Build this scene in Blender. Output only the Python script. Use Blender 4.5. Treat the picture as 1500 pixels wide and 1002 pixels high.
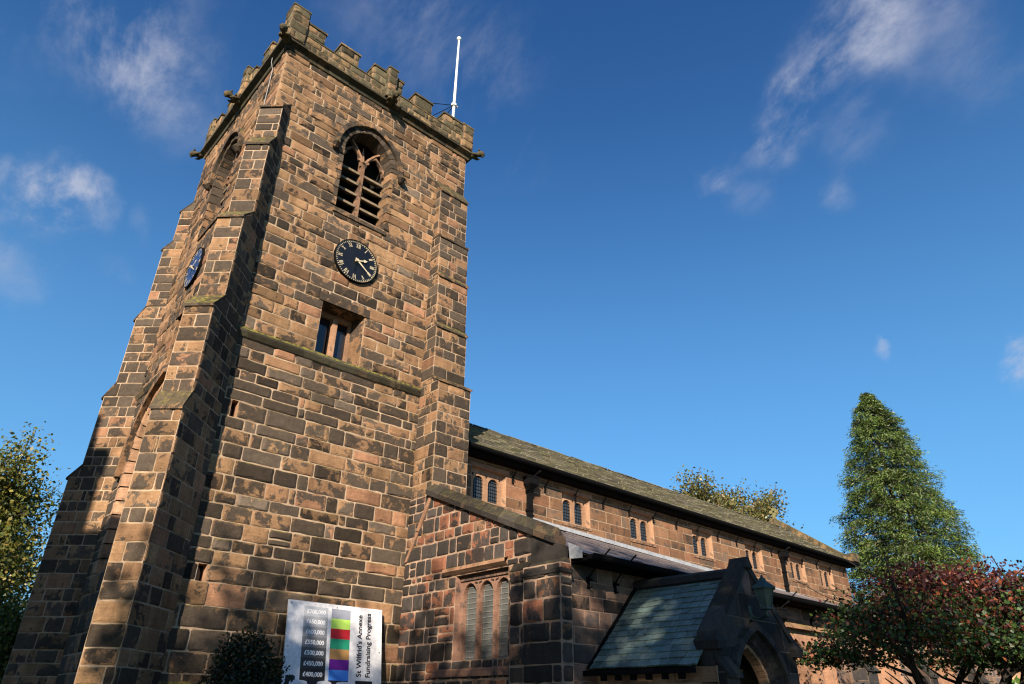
import bpy, math, random
import numpy as np
from mathutils import Vector, Matrix
R = math.radians
for o in list(bpy.data.objects): bpy.data.objects.remove(o)
S = bpy.context.scene
COL = S.collection

# ------------------------------------------------------------------ camera
cam_d = bpy.data.cameras.new('camera'); cam = bpy.data.objects.new('camera', cam_d); COL.objects.link(cam)
S.camera = cam
cam_d.sensor_fit = 'HORIZONTAL'; cam_d.sensor_width = 36.0
cam_d.lens = 36.0 * 1004.8 / 1500.0
cam_d.clip_start = 0.05; cam_d.clip_end = 5000
def cam_axes(yaw, pitch, roll):
    fw = Vector((math.cos(yaw)*math.cos(pitch), math.sin(yaw)*math.cos(pitch), math.sin(pitch)))
    r = fw.cross(Vector((0,0,1))).normalized(); u = r.cross(fw)
    return math.cos(roll)*r + math.sin(roll)*u, -math.sin(roll)*r + math.cos(roll)*u, fw
_r, _u, _f = cam_axes(R(47.888), R(28.291), R(.756))
cam.matrix_world = Matrix(((_r.x,_u.x,-_f.x,0),(_r.y,_u.y,-_f.y,0),(_r.z,_u.z,-_f.z,1.6),(0,0,0,1)))

# ------------------------------------------------------------------ world, sun, exposure
SUN_EL = 25.0; SUN_H = Vector((-.75, -.661, 0)).normalized()
TOSUN = Vector((SUN_H.x*math.cos(R(SUN_EL)), SUN_H.y*math.cos(R(SUN_EL)), math.sin(R(SUN_EL))))
sd = bpy.data.lights.new('sun', 'SUN'); sun = bpy.data.objects.new('sun', sd); COL.objects.link(sun)
sd.energy = 5.0; sd.angle = R(.53); sd.color = (1.0, .86, .68)
sun.rotation_euler = TOSUN.to_track_quat('Z', 'Y').to_euler()
sun.location = TOSUN*60
W = bpy.data.worlds.new('World'); S.world = W; W.use_nodes = True
S.view_settings.view_transform = 'Standard'; S.view_settings.look = 'None'
S.cycles.filter_width = 1.2; S.view_settings.exposure = 1.19; S.view_settings.gamma = 1.0; S.view_settings.use_curve_mapping = False

def px_dir(u, v):
    c = Vector(((u-750)/1004.8, -(v-501)/1004.8, -1.0))
    return (cam.matrix_world.to_3x3() @ c).normalized()

def build_world():
    nt = W.node_tree; N = nt.nodes; L = nt.links; N.clear()
    def nd(t, **k):
        n = N.new(t)
        for a, b in k.items(): setattr(n, a, b)
        return n
    def math_(op, a, b=None, clamp=False):
        n = nd('ShaderNodeMath', operation=op, use_clamp=clamp)
        for i, x in enumerate((a, b)):
            if x is None: continue
            if isinstance(x, (int, float)): n.inputs[i].default_value = x
            else: L.new(x, n.inputs[i])
        return n.outputs[0]
    out = nd('ShaderNodeOutputWorld'); bg = nd('ShaderNodeBackground'); L.new(bg.outputs[0], out.inputs[0])
    sky = nd('ShaderNodeTexSky', sky_type='NISHITA')
    sky.sun_disc = False; sky.sun_elevation = R(SUN_EL)
    sky.sun_rotation = math.atan2(SUN_H.x, SUN_H.y) % (2*math.pi)
    sky.altitude = 0; sky.air_density = 1.0; sky.dust_density = .7; sky.ozone_density = 3.0
    hs = nd('ShaderNodeHueSaturation'); hs.inputs['Saturation'].default_value = 1.2; hs.inputs['Value'].default_value = 1.0
    hs.inputs['Hue'].default_value = .502
    L.new(sky.outputs[0], hs.inputs['Color'])
    tint = nd('ShaderNodeMix', data_type='RGBA', blend_type='MULTIPLY'); tint.inputs['Factor'].default_value = 1; L.new(hs.outputs[0], tint.inputs['A']); tint.inputs['B'].default_value = (.86,1.15,1.38,1)
    tc = nd('ShaderNodeTexCoord')
    sx = nd('ShaderNodeSeparateXYZ'); L.new(tc.outputs['Generated'], sx.inputs[0])
    hz = nd('ShaderNodeMapRange', interpolation_type='SMOOTHSTEP'); L.new(sx.outputs[2], hz.inputs[0]); hz.inputs[1].default_value = .82; hz.inputs[2].default_value = -.02; hz.inputs[3].default_value = 0; hz.inputs[4].default_value = .58
    hm = nd('ShaderNodeMix', data_type='RGBA'); L.new(hz.outputs[0], hm.inputs['Factor']); L.new(tint.outputs['Result'], hm.inputs['A']); hm.inputs['B'].default_value = (1.9,5.3,8.6,1)
    D = tc.outputs['Generated']
    # thin clouds, fixed in the sky by direction: (photo direction, angular size deg, weight)
    spec = [(190,40,6,.6),(225,110,4.4,.55),(250,170,3.5,.22),(150,20,5,.3),(60,280,2.5,1.6),(112,292,1.9,1.2),(15,375,2.0,.5),(160,390,1.6,.25),(200,318,1.0,.22),(35,425,1.3,.3),
            (650,40,6,.33),(730,110,4.5,.36),(740,220,3,.26),(560,30,5,.22),(1330,5,5,.62),(1275,40,4,.7),(1215,90,3.6,.85),(1180,130,2.6,.8),
            (1150,165,2.8,.6),(1120,205,2.6,1.0),(1055,270,1.5,1.3),(1000,222,1.3,.45),(1260,190,2.4,.4),(1225,270,1.6,.5),(1095,300,1.6,.28),(1450,95,3,.3),
            (1282,521,.8,1.5),(1502,530,1.8,2.2),(1485,540,1.0,1.2),(30,30,4,.2)]
    tot = None
    wn = nd('ShaderNodeTexNoise'); wn.inputs['Scale'].default_value = 9; wn.inputs['Detail'].default_value = 5; wn.inputs['Roughness'].default_value = .6; L.new(D, wn.inputs['Vector'])
    wv = nd('ShaderNodeVectorMath', operation='MULTIPLY_ADD'); L.new(wn.outputs['Color'], wv.inputs[0]); wv.inputs[1].default_value = (.11,.11,.11); wv.inputs[2].default_value = (-.055,-.055,-.055)
    dv = nd('ShaderNodeVectorMath', operation='ADD'); L.new(D, dv.inputs[0]); L.new(wv.outputs[0], dv.inputs[1])
    nv = nd('ShaderNodeVectorMath', operation='NORMALIZE'); L.new(dv.outputs[0], nv.inputs[0])
    for (u, v, sz, wt) in spec:
        d = px_dir(u, v)
        dp = nd('ShaderNodeVectorMath', operation='DISTANCE'); L.new(nv.outputs[0], dp.inputs[0]); dp.inputs[1].default_value = d
        r = 2*math.sin(R(sz*1.45)/2)
        mr = nd('ShaderNodeMapRange', interpolation_type='SMOOTHERSTEP'); L.new(dp.outputs['Value'], mr.inputs[0])
        mr.inputs[1].default_value = r; mr.inputs[2].default_value = 0.0
        mr.inputs[3].default_value = 0; mr.inputs[4].default_value = wt
        tot = mr.outputs[0] if tot is None else math_('ADD', tot, mr.outputs[0])
    n1 = nd('ShaderNodeTexNoise'); n1.inputs['Scale'].default_value = 9.0; n1.inputs['Detail'].default_value = 10; n1.inputs['Roughness'].default_value = .64; n1.inputs['Distortion'].default_value = .2
    # wisps drawn out along one direction of the sky
    t = (px_dir(1330,20)-px_dir(1050,270)).normalized()
    dt = nd('ShaderNodeVectorMath', operation='DOT_PRODUCT'); L.new(D, dt.inputs[0]); dt.inputs[1].default_value = t
    sc = nd('ShaderNodeVectorMath', operation='SCALE'); sc.inputs[0].default_value = t*-.55; L.new(dt.outputs['Value'], sc.inputs['Scale'])
    ad = nd('ShaderNodeVectorMath', operation='ADD'); L.new(D, ad.inputs[0]); L.new(sc.outputs[0], ad.inputs[1]); L.new(ad.outputs[0], n1.inputs['Vector'])
    s = nd('ShaderNodeMapRange', interpolation_type='SMOOTHSTEP'); L.new(n1.outputs['Fac'], s.inputs[0]); s.inputs[1].default_value = .4; s.inputs[2].default_value = .74
    dens = math_('MULTIPLY', tot, s.outputs[0], True)
    dens = math_('MULTIPLY', dens, .66, True)
    mx = nd('ShaderNodeMix', data_type='RGBA'); L.new(dens, mx.inputs['Factor']); L.new(hm.outputs['Result'], mx.inputs['A']); mx.inputs['B'].default_value = (5.2, 5.4, 6.3, 1)
    L.new(mx.outputs['Result'], bg.inputs['Color']); bg.inputs['Strength'].default_value = .05
build_world()

# ------------------------------------------------------------------ materials
class NT:
    def __init__(s, name):
        s.m = bpy.data.materials.new(name); s.m.use_nodes = True; s.t = s.m.node_tree; s.t.nodes.clear()
        s.out = s.n('ShaderNodeOutputMaterial'); s.tc = s.n('ShaderNodeTexCoord').outputs['Object']
    def n(s, t, **k):
        x = s.t.nodes.new(t)
        for a, b in k.items(): setattr(x, a, b)
        return x
    def set(s, sock, v):
        if isinstance(v, bpy.types.NodeSocket): s.t.links.new(v, sock)
        elif isinstance(v, tuple) and len(v) == 3 and sock.type == 'RGBA': sock.default_value = (*v, 1)
        else: sock.default_value = v
    def noise(s, scale, detail=4, rough=.55, dist=0, vec=None):
        x = s.n('ShaderNodeTexNoise'); s.set(x.inputs['Vector'], vec or s.tc)
        x.inputs['Scale'].default_value = scale; x.inputs['Detail'].default_value = detail; x.inputs['Roughness'].default_value = rough; x.inputs['Distortion'].default_value = dist
        return x.outputs['Fac']
    def math(s, op, a, b=0.0, clamp=False):
        x = s.n('ShaderNodeMath', operation=op, use_clamp=clamp); s.set(x.inputs[0], a); s.set(x.inputs[1], b); return x.outputs[0]
    def ramp(s, f, a, b, lo=0.0, hi=1.0):
        x = s.n('ShaderNodeMapRange', interpolation_type='SMOOTHSTEP'); s.set(x.inputs[0], f)
        for i, v in ((1,a),(2,b),(3,lo),(4,hi)): x.inputs[i].default_value = v
        return x.outputs[0]
    def mix(s, f, a, b, mode='MIX'):
        x = s.n('ShaderNodeMix', data_type='RGBA', blend_type=mode); s.set(x.inputs['Factor'], f); s.set(x.inputs['A'], a); s.set(x.inputs['B'], b); return x.outputs['Result']
    def attr(s, name='stone'):
        a = s.n('ShaderNodeAttribute', attribute_name=name); sp = s.n('ShaderNodeSeparateColor'); s.t.links.new(a.outputs['Color'], sp.inputs[0])
        return sp.outputs[0], sp.outputs[1], sp.outputs[2], a.outputs['Color'], a.outputs['Alpha']
    def grey(s, f):
        x = s.n('ShaderNodeCombineColor')
        for i in range(3): s.set(x.inputs[i], f)
        return x.outputs[0]
    def done(s, col, rough=.9, bump=None, bstr=.4, bdist=.02, metal=0.0, spec=.3):
        p = s.n('ShaderNodeBsdfPrincipled'); s.set(p.inputs['Base Color'], col); s.set(p.inputs['Roughness'], rough)
        p.inputs['Metallic'].default_value = metal; p.inputs['Specular IOR Level'].default_value = spec
        if bump is not None:
            b = s.n('ShaderNodeBump'); s.set(b.inputs['Height'], bump); b.inputs['Strength'].default_value = bstr; b.inputs['Distance'].default_value = bdist
            s.t.links.new(b.outputs[0], p.inputs['Normal'])
        s.t.links.new(p.outputs[0], s.out.inputs[0]); return s.m

def stone_mat(name, tan, pink, dark, crust=0.0, moss=.6, bump=.5, soft=.07):
    s = NT(name); tone, cr, hue, _, al = s.attr()
    tan, pink = (tuple(x*k for x, k in zip(c, (.57,.545,.505))) for c in (tan, pink))
    base = s.mix(hue, tan, pink)
    n_big = s.noise(1.3, 5, .6); n_mid = s.noise(4.0, 8, .68, .4); n_fine = s.noise(38, 5, .65)
    v = s.math('MULTIPLY', tone, s.ramp(n_mid, .25, .75, .78, 1.2))
    v = s.math('MULTIPLY', v, s.ramp(n_fine, .3, .7, .86, 1.12))
    base = s.mix(1.0, base, s.grey(v), 'MULTIPLY')
    # horizontal bedding streaks of the sandstone
    mp = s.n('ShaderNodeMapping'); s.set(mp.inputs['Vector'], s.tc); mp.inputs['Scale'].default_value = (1.2, 1.2, 22)
    bed = s.noise(1.6, 4, .6, .3, mp.outputs[0])
    base = s.mix(1.0, base, s.grey(s.ramp(bed, .3, .7, .86, 1.1)), 'MULTIPLY')
    ms = s.n('ShaderNodeMapping'); s.set(ms.inputs['Vector'], s.tc); ms.inputs['Scale'].default_value = (2.6, 2.6, .3)
    strk = s.noise(1.0, 5, .6, .2, ms.outputs[0])
    base = s.mix(1.0, base, s.grey(s.math('MULTIPLY', s.ramp(strk, .3, .65, .72, 1.12), s.ramp(n_big, .3, .7, .84, 1.1))), 'MULTIPLY')
    # black weathering crust, patchy stone by stone
    f = s.math('ADD', s.math('ADD', s.math('MULTIPLY', n_mid, 1.9), s.math('MULTIPLY', n_big, .5)), cr)
    f = s.math('ADD', f, s.math('MULTIPLY', s.math('SUBTRACT', al, 1.0), .2))
    mask = s.ramp(f, 1.2-crust-soft, 1.2-crust+soft)
    dk = s.mix(s.ramp(s.noise(9, 6, .7), .35, .7), dark, tuple(x*1.6 for x in dark))
    dk = s.mix(s.ramp(n_fine, .35, .75, 0, .35), dk, tuple(x*2.1 for x in dark))
    dk = s.mix(1.0, dk, s.grey(s.math('POWER', tone, 2.2)), 'MULTIPLY')
    mask = s.math('MULTIPLY', mask, .95)
    col = s.mix(mask, base, dk)
    if moss > 0:
        g = s.n('ShaderNodeNewGeometry'); sp = s.n('ShaderNodeSeparateXYZ'); s.t.links.new(g.outputs['True Normal'], sp.inputs[0])
        up = s.ramp(sp.outputs[2], .3, .75)
        mm = s.math('MULTIPLY', s.math('MULTIPLY', up, s.ramp(s.noise(5, 6, .7), .33, .6)), moss)
        col = s.mix(mm, col, s.mix(s.ramp(s.noise(14, 4), .4, .65), (.05,.052,.018), (.23,.19,.03)))
    h = s.math('ADD', s.math('MULTIPLY', n_fine, .35), s.math('ADD', s.math('MULTIPLY', s.noise(13, 6, .7), .8), s.math('MULTIPLY', bed, .25)))
    return s.done(col, .93, h, bump, .03, spec=.2)

M = {}
M['stone'] = stone_mat('weathered_sandstone', (.40,.25,.142), (.41,.225,.14), (.034,.027,.021), 0.02, .75, .65)
M['aisle'] = stone_mat('blackened_rubble', (.33,.2,.13), (.38,.165,.105), (.023,.021,.02), 0.12, .25, .6)
M['ashlar'] = stone_mat('brown_ashlar', (.33,.185,.108), (.33,.17,.105), (.055,.04,.03), -.1, .3, .35, .2)
M['dress'] = stone_mat('dressed_sandstone', (.58,.36,.235), (.57,.33,.225), (.07,.05,.036), -.12, .5, .3, .16)
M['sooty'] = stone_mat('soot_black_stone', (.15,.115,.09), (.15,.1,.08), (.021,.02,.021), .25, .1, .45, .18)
M['string'] = stone_mat('mossy_string_stone', (.22,.16,.1), (.22,.15,.1), (.03,.027,.018), .15, 1.0, .55)
M['cap'] = stone_mat('dark_capping_stone', (.17,.12,.085), (.17,.1,.075), (.02,.018,.017), 0.12, .15, .55)
M['parapet'] = stone_mat('mossy_parapet_stone', (.40,.275,.15), (.39,.25,.145), (.045,.04,.024), .05, .9, .6, .12)

def simple(name, c1, c2, scale=6, rough=.9, bump=.4, bdist=.02, metal=0, spec=.3, bscale=None):
    s = NT(name); n = s.noise(scale, 6, .65); h = s.noise(bscale or scale*5, 5, .65)
    col = s.mix(s.ramp(n, .3, .7), c1, c2); col = s.mix(1.0, col, s.grey(s.ramp(h, .3, .7, .85, 1.12)), 'MULTIPLY')
    return s.done(col, rough, h, bump, bdist, metal, spec)
M['mortar'] = simple('pale_lime_mortar', (.2,.14,.092), (.38,.28,.195), 1.6, .95, .7, .02)
M['mortar2'] = simple('pink_mortar', (.2,.13,.095), (.34,.235,.17), 3, .95, .7, .02)
M['mortar3'] = simple('grey_mortar', (.08,.06,.04), (.18,.125,.085), 3, .95, .6, .02)
M['mortar4'] = simple('dark_mortar', (.05,.042,.038), (.13,.1,.085), 5, .95, .5, .02)
M['iron'] = simple('black_cast_iron', (.004,.004,.005), (.009,.009,.0095), 20, .75, .15, .005, 0, .02)
M['lead'] = simple('grey_lead_flashing', (.21,.22,.245), (.3,.31,.33), 5, .6, .25, .01, 0, .4)
M['leadroof'] = simple('dull_lead_roof', (.07,.062,.07), (.12,.1,.097), 2.2, .6, .25, .01, 0, .4)
M['gold'] = simple('gilded_metal', (.4,.34,.22), (.5,.43,.3), 20, .45, .05, .003, 0, .5)
M['dial'] = simple('glossy_black_dial', (.005,.005,.006), (.008,.008,.01), 3, .3, 0.02, .001, 0, .5)
M['blue'] = simple('sky_tinted_black_dial', (.014,.026,.085), (.02,.034,.1), 3, .25, 0.02, .001, 0, .5)  # black dial, its colour tinted blue to stand for reflected sky
M['guardbar'] = simple('dull_wire_guard', (.11,.11,.105), (.17,.165,.155), 9, .5, .1, .003)
M['white'] = simple('white_painted_metal', (.62,.62,.61), (.7,.7,.69), 8, .45, .05, .003)
M['board'] = simple('white_sign_face', (.66,.66,.7), (.7,.7,.74), 3, .4, .02, .001)
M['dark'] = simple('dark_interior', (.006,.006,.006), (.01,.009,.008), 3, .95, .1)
M['louvre'] = simple('weathered_louvre_slate', (.12,.09,.06), (.22,.165,.11), 9, .9, .4)
M['bark'] = simple('tree_bark', (.05,.04,.03), (.11,.09,.07), 12, .95, .8, .03)
M['darkbark'] = simple('dark_maple_bark', (.02,.015,.013), (.05,.038,.03), 12, .9, .6, .02)
M['wood'] = simple('dark_oak_door', (.05,.022,.012), (.085,.04,.02), 8, .6, .4)
M['notice'] = simple('green_notice', (.12,.36,.27), (.15,.4,.3), 4, .6, .02)
M['brick'] = None
M['southwall2'] = stone_mat('pink_window_stone', (.40,.25,.19), (.42,.24,.185), (.05,.04,.035), -.03, .2, .35, .15)
M['mosscross'] = simple('mossy_cross_stone', (.14,.13,.05), (.2,.175,.085), 7, .95, .5)
M['grass'] = simple('churchyard_grass', (.035,.06,.015), (.075,.095,.03), 3, .95, .9, .05)
M['path'] = simple('gravel_path', (.2,.17,.14), (.32,.28,.23), 30, .95, .8, .02)
M['lantern'] = simple('dim_lantern_glass', (.03,.05,.055), (.05,.075,.075), 8, .12, .05, .002, 0, .6)
M['green'] = simple('green_metal', (.012,.028,.022), (.02,.04,.032), 12, .45, .1, .004, 0, .5)

def glass_mat(name, c, rough=.06):
    s = NT(name); n = s.noise(2.2, 3, .5)
    return s.done(c, rough, n, .12, .03, 0, .7)
M['glass'] = glass_mat('dark_window_glass', (.012,.014,.02))
M['leaded'] = glass_mat('leaded_pane_glass', (.03,.035,.042), .2)
M['guard'] = glass_mat('grey_guarded_glass', (.075,.08,.078), .35)

def tile_mat(name, c1, c2, moss, rough=.8, bump=.5):
    s = NT(name); tone, a, b, _, _ = s.attr()
    col = s.mix(b, c1, c2); n = s.noise(7, 7, .7); f = s.noise(45, 4, .7)
    col = s.mix(1.0, col, s.grey(s.math('MULTIPLY', tone, s.math('MULTIPLY', s.ramp(n, .25, .75, .7, 1.25), s.ramp(f, .3, .7, .75, 1.2)))), 'MULTIPLY')
    if moss: 
        mm = s.ramp(s.math('ADD', s.noise(2.4, 6, .7), s.math('MULTIPLY', a, .25)), .5, .78, 0, moss)
        col = s.mix(mm, col, (.15,.142,.06))
        col = s.mix(s.ramp(s.noise(16, 3, .6), .66, .74, 0, .55), col, (.5,.46,.34))
    return s.done(col, rough, s.math('ADD', n, s.math('MULTIPLY', f, .4)), bump, .02, 0, .35)
M['slates'] = tile_mat('mossy_stone_slates', (.135,.12,.088), (.17,.153,.115), .5)
M['porchslate'] = tile_mat('blue_grey_slates', (.105,.155,.145), (.155,.2,.18), .0, .5, .35)

def leaf_mat(name, trans=.35):
    s = NT(name); _, _, _, c, _ = s.attr('leaf')
    d = s.n('ShaderNodeBsdfDiffuse'); t = s.n('ShaderNodeBsdfTranslucent'); g = s.n('ShaderNodeBsdfGlossy'); g.inputs['Roughness'].default_value = .45
    s.t.links.new(c, d.inputs[0]); s.t.links.new(s.mix(1.0, c, (1.25,1.2,.7), 'MULTIPLY'), t.inputs[0]); g.inputs[0].default_value = (.6,.6,.6,1)
    m1 = s.n('ShaderNodeMixShader'); m1.inputs[0].default_value = trans; s.t.links.new(d.outputs[0], m1.inputs[1]); s.t.links.new(t.outputs[0], m1.inputs[2])
    m2 = s.n('ShaderNodeMixShader'); m2.inputs[0].default_value = .04; s.t.links.new(m1.outputs[0], m2.inputs[1]); s.t.links.new(g.outputs[0], m2.inputs[2])
    s.t.links.new(m2.outputs[0], s.out.inputs[0]); return s.m
M['leaf'] = leaf_mat('autumn_leaves')

# ------------------------------------------------------------------ mesh collecting
class MB:
    def __init__(s): s.v = []; s.f = []; s.m = []; s.c = []
    def vert(s, p): s.v.append((p[0], p[1], p[2])); return len(s.v)-1
    def face(s, idx, m=0, c=(1,0,0,1)): s.f.append(tuple(idx)); s.m.append(m); s.c.append(c)
    def poly(s, pts, m=0, c=(1,0,0,1)):
        i = len(s.v); s.v.extend((p[0],p[1],p[2]) for p in pts); s.face(range(i, i+len(pts)), m, c)
    def hexa(s, p, m=0, c=(1,0,0,1)):     # p: 4 bottom then 4 top, counter-clockwise from above
        i = len(s.v); s.v.extend((q[0],q[1],q[2]) for q in p)
        for q in ((3,2,1,0),(4,5,6,7),(0,1,5,4),(1,2,6,5),(2,3,7,6),(3,0,4,7)): s.face([i+k for k in q], m, c)
    def box(s, x0,x1,y0,y1,z0,z1, m=0, c=(1,0,0,1)):
        s.hexa([(x0,y0,z0),(x1,y0,z0),(x1,y1,z0),(x0,y1,z0),(x0,y0,z1),(x1,y0,z1),(x1,y1,z1),(x0,y1,z1)], m, c)
    def tube(s, pts, rad, n=8, m=0, c=(1,0,0,1), caps=True):
        P = [Vector(p) for p in pts]; rad = rad if isinstance(rad, (list,tuple)) else [rad]*len(P)
        prev = None; rings = []
        for i, p in enumerate(P):
            t = (P[min(i+1,len(P)-1)]-P[max(i-1,0)]).normalized()
            a = prev if prev is not None else (Vector((0,0,1)) if abs(t.z) < .9 else Vector((1,0,0)))
            a = (a - t*a.dot(t)).normalized(); b = t.cross(a); prev = a
            rings.append([s.vert(p + (a*math.cos(2*math.pi*k/n)+b*math.sin(2*math.pi*k/n))*rad[i]) for k in range(n)])
        for A, B in zip(rings, rings[1:]):
            for k in range(n): s.face((A[k],A[(k+1)%n],B[(k+1)%n],B[k]), m, c)
        if caps: s.face(rings[0][::-1], m, c); s.face(rings[-1], m, c)
    def build(s, name, mats, parent=None, smooth=False):
        me = bpy.data.meshes.new(name); me.from_pydata(s.v, [], s.f)
        for x in (mats if isinstance(mats, (list,tuple)) else [mats]): me.materials.append(x)
        me.polygons.foreach_set('material_index', np.array(s.m, dtype=np.int32))
        if smooth: me.polygons.foreach_set('use_smooth', np.ones(len(s.f), dtype=bool))
        lt = np.zeros(len(s.f), dtype=np.int32); me.polygons.foreach_get('loop_total', lt)
        at = me.attributes.new('stone', 'FLOAT_COLOR', 'CORNER')
        flat_c = []
        for c, k in zip(s.c, lt): flat_c.extend(c if isinstance(c, list) else [c]*int(k))
        at.data.foreach_set('color', np.array(flat_c, dtype=np.float32).ravel())
        me.update(); o = bpy.data.objects.new(name, me); COL.objects.link(o)
        if parent: link(o, parent)
        return o
def link(o, parent):
    o.parent = parent
    if parent.type == 'EMPTY': o.matrix_parent_inverse = Matrix.Translation(-parent.location)
def tag(o, label=None, cat=None, group=None, kind=None):
    if label: o['label'] = label
    if cat: o['category'] = cat
    if group: o['group'] = group
    if kind: o['kind'] = kind
    return o
def thing(name, loc, label, cat, group=None):
    o = bpy.data.objects.new(name, None); COL.objects.link(o); o.location = loc; o.empty_display_size = .3
    return tag(o, label, cat, group)

# ------------------------------------------------------------------ masonry: real stones on a mortar bed
class Plane:
    """a wall plane: u runs left to right seen from outside, z up, n outward"""
    def __init__(s, O, u):
        s.O = Vector(O); s.u = Vector(u).normalized(); s.n = s.u.cross(Vector((0,0,1)))
    def p(s, u, z, d=0.0): return s.O + s.u*u + Vector((0,0,z)) + s.n*d

def courses(z0, z1, h0, h1, rng, snaps=()):
    out = []; marks = sorted([z0, z1]+[x for x in snaps if z0+.05 < x < z1-.05])
    mk = [marks[0]]
    for x in marks[1:]:
        if x-mk[-1] > .045 or x == z1: mk.append(x)
    for a, b in zip(mk, mk[1:]):
        hs = []
        while sum(hs) < b-a:
            hs.append(rng.uniform(h0(a+sum(hs)) if callable(h0) else h0, h1(a+sum(hs)) if callable(h1) else h1))
        if len(hs) > 1 and sum(hs)-(b-a) > hs[-1]*.5: hs.pop()
        k = (b-a)/sum(hs); z = a
        for h in hs: out.append((z, z+h*k)); z += h*k
    return out
def clip_u(poly, j, keep_right):
    out = []
    for i in range(len(poly)):
        a, b = poly[i], poly[(i+1) % len(poly)]
        ia = (a[0] >= j) == keep_right or a[0] == j; ib = (b[0] >= j) == keep_right or b[0] == j
        if ia: out.append(a)
        if ia != ib:
            t = (j-a[0])/(b[0]-a[0]); out.append((j, a[1]+t*(b[1]-a[1])))
    return out
def clean(poly):
    out = []
    for p in poly:
        if not out or abs(p[0]-out[-1][0])+abs(p[1]-out[-1][1]) > .012: out.append(p)
    if len(out) > 1 and abs(out[0][0]-out[-1][0])+abs(out[0][1]-out[-1][1]) < .012: out.pop()
    return out
def inset(poly, d):
    n = len(poly); E = []
    for i in range(n):
        a, b = poly[i], poly[(i+1)%n]; dx, dy = b[0]-a[0], b[1]-a[1]; l = math.hypot(dx, dy) or 1e-6
        E.append((a[0]-dy/l*d, a[1]+dx/l*d, dx/l, dy/l))
    out = []
    for i in range(n):
        a, b = E[i-1], E[i]; cr = a[2]*b[3]-a[3]*b[2]
        if abs(cr) < 1e-3: out.append((b[0], b[1])); continue
        t = ((b[0]-a[0])*b[3]-(b[1]-a[1])*b[2])/cr
        out.append((a[0]+a[2]*t, a[1]+a[3]*t))
    return out
def area(poly): return sum(poly[i-1][0]*poly[i][1]-poly[i][0]*poly[i-1][1] for i in range(len(poly)))/2

def stone_block(mb, pl, poly, st, rng, col, m=0):
    poly = clean(poly)
    if len(poly) < 3 or area(poly) < .004: return
    if area(poly) < 0: poly = poly[::-1]
    q = inset(poly, st['joint']/2*rng.uniform(.6, 1.5))
    if area(q) < .003: return
    rnd, jit = st['round'], st['jit']; out = []
    n = len(q)
    for i in range(n):
        a, b, c = q[i-1], q[i], q[(i+1)%n]
        la = math.hypot(a[0]-b[0], a[1]-b[1]); lc = math.hypot(c[0]-b[0], c[1]-b[1])
        ra = min(rnd*rng.uniform(.4,1.5), la*.35); rc = min(rnd*rng.uniform(.4,1.5), lc*.35)
        p1 = (b[0]+(a[0]-b[0])/la*ra, b[1]+(a[1]-b[1])/la*ra); p2 = (b[0]+(c[0]-b[0])/lc*rc, b[1]+(c[1]-b[1])/lc*rc)
        out.append(p1); out.append(((p1[0]+p2[0]+b[0]*2)/4, (p1[1]+p2[1]+b[1]*2)/4)); out.append(p2)
        rem = lc-rc-min(rnd, lc*.35); k = int(rem/.17)
        if jit > .001 and k > 0:
            for s in range(1, k+1):
                t = (rc+rem*s/(k+1))/lc; e = rng.gauss(0, jit)
                out.append((b[0]+(c[0]-b[0])*t-(c[1]-b[1])/lc*e, b[1]+(c[1]-b[1])*t+(c[0]-b[0])/lc*e))
    cx = sum(p[0] for p in out)/len(out); cy = sum(p[1] for p in out)/len(out)
    pr = st['prot']*rng.uniform(.5, 1.4); tu = rng.gauss(0, st.get('tilt', .012)); tv = rng.gauss(0, st.get('tilt', .012))
    def ring(ins, d):
        r = []
        for p in out:
            l = math.hypot(p[0]-cx, p[1]-cy) or 1; f = 1-min(.4, ins/l)
            x, y = cx+(p[0]-cx)*f, cy+(p[1]-cy)*f
            dd = d if d <= 0 else max(.001, d+tu*(x-cx)+tv*(y-cy))
            r.append(mb.vert(pl.p(x, y, dd)))
        return r
    bulge = pr > .0065; ins = min(.05, .28*math.sqrt(area(q)))
    r0 = ring(0, -.004); r1 = ring(.003, pr*.62); r2 = ring(.011 if pr > .0065 else .004, pr); N = len(out)
    c0, c1 = (col[0], col[1], col[2], .25), (col[0], col[1], col[2], .5)
    R_ = [(r0, r1, c0, c0), (r1, r2, c0, c1)]
    ys = [p[1] for p in out]; lo, hi = min(ys), max(ys); g = rng.gauss(-.45, .5)
    top = [(col[0], col[1], col[2], 1+g*((y-lo)/(hi-lo+1e-6)-.5)) for y in ys]
    if bulge:
        r3 = ring(ins, pr*rng.uniform(1.5, 2.3)); last = r3
        for k in range(N): j = (k+1)%N; mb.face((r2[k], r2[j], r3[j], r3[k]), m, [c1, c1, top[j], top[k]])
    else: last = r2
    for A, B, ca, cb in R_:
        for k in range(N): mb.face((A[k], A[(k+1)%N], B[(k+1)%N], B[k]), m, [ca, ca, cb, cb])
    mb.face(last, m, top)

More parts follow.
